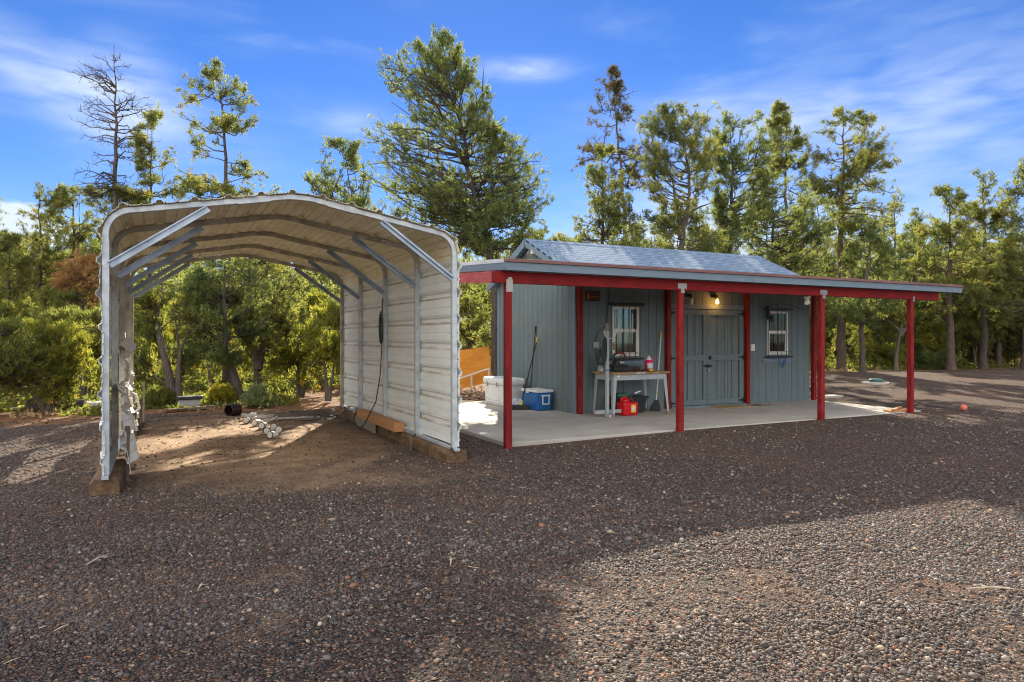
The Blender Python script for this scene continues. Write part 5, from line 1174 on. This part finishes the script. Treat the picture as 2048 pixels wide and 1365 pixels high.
tree('pine_tree', 'tall layered pine with a stout straight trunk right of the shed roof', 24, [(1682, 780), (1684, 480), (1686, 350), (1688, 212)], .22,
     [(208, 1680, 1705), (250, 1640, 1745), (300, 1615, 1775), (340, 1600, 1790), (385, 1625, 1795), (420, 1680, 1785), (470, 1640, 1770), (520, 1620, 1750)], Lpine, barko, .72*1.4, 17, slope=(-.05, .6), sag=.02)
tree('pine_tree', 'broad dense green pine low behind the right part of the shed roof', 21, [(1548, 800), (1546, 500), (1545, 350)], .17,
     [(345, 1520, 1575), (380, 1490, 1630), (430, 1470, 1640), (490, 1460, 1660), (560, 1500, 1650)], Lpinyon, barkd, 1.2, 18)
tree('pine_tree', 'large green pine with an orange-scarred trunk right of the porch', 27, [(1902, 748), (1903, 600), (1903, 500), (1900, 378)], .22,
     [(374, 1885, 1915), (410, 1860, 1945), (470, 1835, 1965), (540, 1830, 1985), (600, 1830, 1990), (640, 1850, 1980)], Lpine, barko, 1.2, 19, slope=(.0, .7))
tree('pine_tree', 'tall dense pine second from the right edge of the photo', 29, [(1968, 748), (1970, 560), (1968, 348)], .20,
     [(345, 1950, 1985), (380, 1930, 2010), (440, 1925, 2025), (520, 1920, 2030), (600, 1930, 2030)], Lpine, barkd, 1.2, 20)
tree('pine_tree', 'dark pine cut by the right edge of the photo', 27, [(2052, 748), (2052, 560), (2050, 322)], .20,
     [(318, 2035, 2060), (380, 2010, 2090), (450, 2005, 2110), (540, 2000, 2110), (640, 1990, 2110)], Lpine, barkd, 1.2, 21)
tree('pine_tree', 'small slender far pine in the sky gap right of the porch roof', 38, [(1832, 735), (1830, 600), (1828, 452)], .13,
     [(450, 1815, 1845), (480, 1790, 1858), (530, 1795, 1862), (590, 1790, 1870)], Lpine, barkd, .6, 22)
tree('pine_tree', 'bushy dark green pine above the right end of the porch roof', 23, [(1725, 775), (1722, 640), (1742, 500), (1745, 440)], .14,
     [(435, 1720, 1775), (480, 1700, 1800), (530, 1690, 1810), (590, 1660, 1800), (640, 1650, 1790)], Lpinyon, barkd, 1.1, 23)
# under the porch roof, right
tree('juniper_tree', 'grey trunk forking into a Y just left of the end post of the porch', 26, [(1792, 752), (1796, 690), (1800, 660), (1808, 600)], .10,
     [(560, 1740, 1850), (600, 1740, 1850), (640, 1750, 1840)], Ljun, barkg, .9, 24, 'jun', stems=[([(1792, 752), (1796, 700), (1800, 665), (1780, 640), (1750, 610), (1735, 585)], .12), ([(1800, 672), (1820, 650), (1842, 620), (1850, 580)], .08), ([(1800, 668), (1812, 610), (1800, 560)], .06)])
# carport view
tree('juniper_tree', 'old multi-trunk grey juniper seen through the left of the carport', 15.2, [(350, 812), (345, 700), (330, 600)], .2,
     [(520, 285, 400), (570, 270, 420), (630, 265, 420), (690, 270, 400), (740, 290, 390)], Ljun, barkg, .72, 30, 'jun',
     stems=[([(345, 815), (338, 740), (318, 680), (308, 620), (296, 560)], .14), ([(352, 815), (345, 730), (322, 660), (318, 600), (325, 540)], .15), ([(358, 815), (362, 740), (372, 690), (385, 650)], .13), ([(335, 812), (328, 770), (308, 748), (288, 742)], .05), ([(348, 815), (354, 700), (350, 600)], .09)])
tree('pinyon_pine', 'blue-green pinyon with a trunk leaning left over the metal drum', 15.6, [(484, 815), (468, 760), (452, 710), (446, 640), (442, 570), (440, 520)], .15,
     [(500, 400, 480), (540, 370, 520), (590, 360, 530), (640, 360, 520), (690, 362, 500), (720, 372, 480)], Lpinyon, barkd, 1.5, 31, slope=(.3, .8), extra=[([(455, 715, 0), (440, 700, -.2), (415, 690, -.4)], .06)])
tree('pinyon_pine', 'green two-stemmed pinyon in the middle of the carport view', 17, [(522, 808), (515, 740), (510, 660), (500, 580), (500, 500)], .14,
     [(500, 480, 560), (545, 460, 610), (600, 455, 620), (650, 470, 620), (700, 480, 600)], Lpine, barkg, 1.45, 32, slope=(.3, .8), extra=[([(517, 740, 0), (525, 680, .1), (540, 620, .2), (545, 560, .2)], .09)])
tree('juniper_tree', 'yellow-green juniper filling the right of the carport view', 17.5, [(600, 800), (600, 700), (605, 600)], .12,
     [(545, 585, 640), (600, 560, 665), (660, 540, 675), (720, 530, 670), (780, 525, 650)], Lyel, barkg, 1.6, 33, 'jun', stems=[([(600, 800), (590, 720), (570, 650)], .09), ([(603, 800), (612, 700), (620, 620)], .09)])
tree('juniper_tree', 'golden-tipped juniper beside the right carport wall, seen inside', 15.8, [(656, 802), (654, 700), (650, 620)], .09,
     [(600, 635, 668), (650, 618, 690), (700, 610, 700), (760, 610, 690)], Lyel, barkg, 1.5, 34, 'jun', stems=[([(656, 802), (650, 720), (640, 650)], .08), ([(658, 802), (668, 720), (672, 660)], .07)])
# left edge junipers
tree('juniper_bush', 'big spiky yellow-green juniper bush at the left edge beside the gravel', 13.6, [(95, 822), (90, 740), (80, 660)], .13,
     [(610, 40, 80), (640, -20, 120), (690, -60, 150), (740, -60, 158), (790, -40, 150), (815, 10, 120)], Lyel, barkg, 1.9, 40, 'jun', stems=[([(95, 822), (60, 740), (20, 680)], .09), ([(98, 822), (100, 740), (90, 650)], .09), ([(100, 822), (125, 760), (135, 700)], .07)])
tree('juniper_bush', 'darker spiky juniper at the far left edge, partly out of the photo', 12.9, [(-20, 828), (-20, 740), (-10, 660)], .12,
     [(630, -40, 30), (690, -90, 60), (750, -110, 70), (800, -90, 60)], Ljun, barkg, 1.8, 41, 'jun', stems=[([(-20, 828), (-10, 740), (0, 670)], .09)])
tree('juniper_tree', 'open green juniper between the spiky bush and the carport', 16.5, [(165, 812), (168, 740), (172, 640)], .10,
     [(560, 130, 200), (600, 100, 225), (660, 110, 235), (720, 130, 235), (780, 140, 225)], Ljun, barkg, 1.35, 42, 'jun', stems=[([(165, 812), (160, 730), (150, 640)], .07), ([(168, 812), (180, 730), (195, 640)], .07)])
# shrubs
tree('shrub', 'pale feathery shrub on the ground right of the metal drum', 14.6, [(512, 822), (512, 790)], .02, [(790, 500, 522), (805, 494, 532), (818, 497, 528)], Lpale, barkg, 1.6, 50, 'jun', ts=.07, cat='shrub')
tree('shrub', 'bright yellow-leaved shrub behind the metal drum', 15.4, [(445, 815), (445, 780)], .02, [(785, 432, 456), (796, 424, 466), (810, 430, 462)], leafmat('yellow leaves', (.22, .22, .04), (.32, .30, .05), (.3, .25, .04), .5, 1.2), barkg, 0.7, 51, 'jun', ts=.06, cat='shrub')
tree('shrub', 'low green shrub at the foot of the multi-trunk juniper', 15.0, [(322, 818), (322, 795)], .02, [(795, 305, 330), (806, 298, 335), (815, 300, 334)], Ljun, barkg, 1.3, 52, 'jun', ts=.09, cat='shrub')
tree('shrub', 'yellow-green bush low in the woods seen left of the end porch post', 27, [(1775, 758), (1775, 700)], .03, [(690, 1745, 1800), (720, 1735, 1815), (745, 1740, 1812)], Lyel, barkg, 1.3, 53, 'jun', cat='shrub')
tree('shrub', 'bluish shrub at the gravel edge right of the end porch post', 28, [(1868, 752), (1868, 715)], .03, [(705, 1850, 1890), (730, 1840, 1900), (745, 1845, 1895)], Lpinyon, barkg, 1.3, 54, 'jun', cat='shrub')

# --- woodland infill: copies of a few trees, each a thing
def protos():
    a = tree('woodland_pine', 'x', 21, [(1024, 762), (1026, 600), (1022, 420), (1024, 300)], .15, [(296, 1010, 1036), (360, 975, 1075), (440, 950, 1100), (530, 940, 1110), (620, 960, 1090)], Lpine, barkd, .8, 60, slope=(.0, .8))
    b = tree('woodland_pine', 'x', 21, [(1024, 762), (1018, 600), (1030, 480), (1026, 380)], .13, [(375, 1000, 1050), (430, 965, 1090), (500, 950, 1105), (600, 955, 1100), (660, 970, 1080)], Lpinyon, barkd, .85, 61, slope=(.2, .8))
    c = tree('woodland_juniper', 'x', 21, [(1024, 762), (1022, 680), (1020, 560)], .12, [(540, 1005, 1040), (580, 975, 1075), (640, 955, 1100), (700, 950, 1095), (745, 970, 1080)], Lyel, barkg, 1.05, 62, 'jun', stems=[([(1020, 762), (1000, 680), (990, 600)], .08), ([(1026, 762), (1030, 680), (1050, 600)], .08)])
    e = tree('woodland_juniper', 'x', 21, [(1024, 762), (1022, 680), (1020, 560)], .12, [(520, 1005, 1050), (570, 985, 1085), (640, 965, 1105), (700, 960, 1095), (745, 975, 1080)], Ljun, barkg, 1.05, 63, 'jun', stems=[([(1022, 762), (1010, 680), (1000, 580)], .09), ([(1026, 762), (1040, 680), (1050, 600)], .07)])
    return a, b, c, e
PR = protos(); used = [False]*4
def place(kind, px, d, sc_, rot, zone):
    src = PR[kind]
    if used[kind]: o = copy_tree(src)
    else: o = src; used[kind] = True
    q = P(px, 676, d); o.location = (q.x, q.y, float(hgt(q.x, q.y))-.03); o.scale = (sc_*rnd.uniform(.92, 1.08), sc_*rnd.uniform(.92, 1.08), sc_); o.rotation_euler = (0, 0, R(rot))
    nm = {0: 'tall green pine', 1: 'bushy blue-green pine', 2: 'yellow-green juniper', 3: 'olive green juniper'}[kind]
    o['label'] = nm+' among its like in '+zone; o['group'] = nm+'s in '+zone; o['category'] = 'tree'
ZL, ZC, ZS, ZR = 'the woods left of the carport', 'the woods behind the carport', 'the woods behind the shed', 'the woods right of the porch'
rnd.seed(21)
spec = []
for px in range(-120, 260, 48): spec.append((rnd.choice([1, 3, 2, 3]), px+rnd.uniform(-15, 15), rnd.uniform(18, 24), rnd.uniform(.75, 1.0), ZL))
for px in range(-150, 260, 62): spec.append((rnd.choice([0, 1, 1]), px+rnd.uniform(-15, 15), rnd.uniform(27, 36), rnd.uniform(.9, 1.15), ZL))
for px in range(265, 930, 52): spec.append((rnd.choice([2, 3, 2, 3]), px+rnd.uniform(-15, 15), rnd.uniform(19.5, 24), rnd.uniform(.62, .86), ZC))
for px in range(265, 1000, 75): spec.append((rnd.choice([2, 3, 3]), px+rnd.uniform(-20, 20), rnd.uniform(27, 36), rnd.uniform(.8, 1.05), ZC))
for px in range(1090, 1640, 70): spec.append((rnd.choice([1, 3, 1]), px+rnd.uniform(-20, 20), rnd.uniform(23, 30), rnd.uniform(.85, 1.05), ZS))
for px in range(1640, 2230, 46): spec.append((rnd.choice([2, 3, 2, 3, 1]), px+rnd.uniform(-15, 15), rnd.uniform(30, 35), rnd.uniform(.85, 1.15), ZR))
for px in range(1640, 2260, 60): spec.append((rnd.choice([1, 1, 3, 0]), px+rnd.uniform(-15, 15), rnd.uniform(38, 46), rnd.uniform(1.0, 1.25), ZR))
for px in range(1080, 1640, 62): spec.append((rnd.choice([0, 1, 0]), px+rnd.uniform(-20, 20), rnd.uniform(27, 35), rnd.uniform(.85, 1.0), ZS))
for px in range(1640, 2260, 50): spec.append((rnd.choice([0, 1, 1]), px+rnd.uniform(-18, 18), rnd.uniform(31, 37), rnd.uniform(.95, 1.25), ZR))
for px in range(1650, 2230, 60): spec.append((rnd.choice([2, 3, 3]), px+rnd.uniform(-18, 18), rnd.uniform(29.5, 33), rnd.uniform(.7, .95), ZR))
for px in range(1640, 2200, 44): spec.append((rnd.choice([2, 3]), px+rnd.uniform(-12, 12), np.interp(px, [1640, 1800, 2048, 2300], [24, 27.5, 31, 32.5])+rnd.uniform(0, 1.5), rnd.uniform(.42, .68), ZR))
for px in range(-100, 240, 60): spec.append((rnd.choice([1, 0]), px+rnd.uniform(-18, 18), rnd.uniform(22, 29), rnd.uniform(.9, 1.05), ZL))
for k_, px, d, s_, zn in spec: place(k_, px, d, s_, rnd.uniform(0, 360), zn)

# --- far woods that read as one mass, and undergrowth
def mass(name, n, dr, pxr, zfun, size, m, label, seed, trunks=0):
    rg = np.random.default_rng(seed); px = rg.uniform(*pxr, n); d = rg.uniform(*dr, n)
    X = (px-1024)/1365*d; u = X*CS+d*SN; v = -X*SN+d*CS
    top = zfun(px, d, u, v); ok = top > 0; px, d, u, v, top = px[ok], d[ok], u[ok], v[ok], top[ok]; n = len(u)
    z = hgt(u, v)+top*rg.random(n)**.8
    V, F = tufts(rg, np.stack([u, v, z], 1), np.tile([0, 0, 1.], (n, 1)), size, size*.3, 6, .6)
    cl = .5+.5*hnoise(u*1.3, v*1.3+z*.8)/1.6; tone = np.clip(cl*.5+rg.random(n)*.5, 0, 1)
    o = obj_np(name, V, F, m, None, [('tone', 'FACE', 'FLOAT', np.repeat(tone, 6))]); tag(o, label, 'woods', kind='stuff'); return o
def ftop(px, d, u, v): return np.interp(hnoise(px*.045, d*.12), [-1.6, 1.6], [5.5, 9.5])*(hnoise(px*.11+5, d*.3) > -.9)
mass('distant_woods', 52000, (46, 80), (-500, 2700), ftop, .34, Lpine, 'far pine woods closing the view behind all the nearer trees', 1)
def utop(px, d, u, v):
    b_ = boundary(u, v); t_ = np.clip((b_-.9)/4, 0, 1)*np.interp(hnoise(u*.9, v*.9), [-1.6, 1.6], [-.35, .85])*np.interp(px, [1500, 1700], [1, 2.4])
    clear = (np.abs(px-640) < 45) & (b_ < 5); return np.where(clear | ((px > 900) & (px < 1130) & (d < 22)), 0, t_)
mass('undergrowth', 40000, (13, 34), (-300, 2500), utop, .10, Ljun, 'low scrub and seedlings along the edge of the woods', 2)
def dtop(px, d, u, v): return np.where((boundary(u, v) > -.2) & (hnoise(u*2.2+4, v*2.2) > .55), .10, 0)
mass('dry_grass', 16000, (12.5, 26), (-300, 2400), dtop, .055, mat('dry grass blades', (.42, .32, .16), (.3, .2, .1), 8, .9), 'thin dry grass and litter at the edge of the gravel', 3)
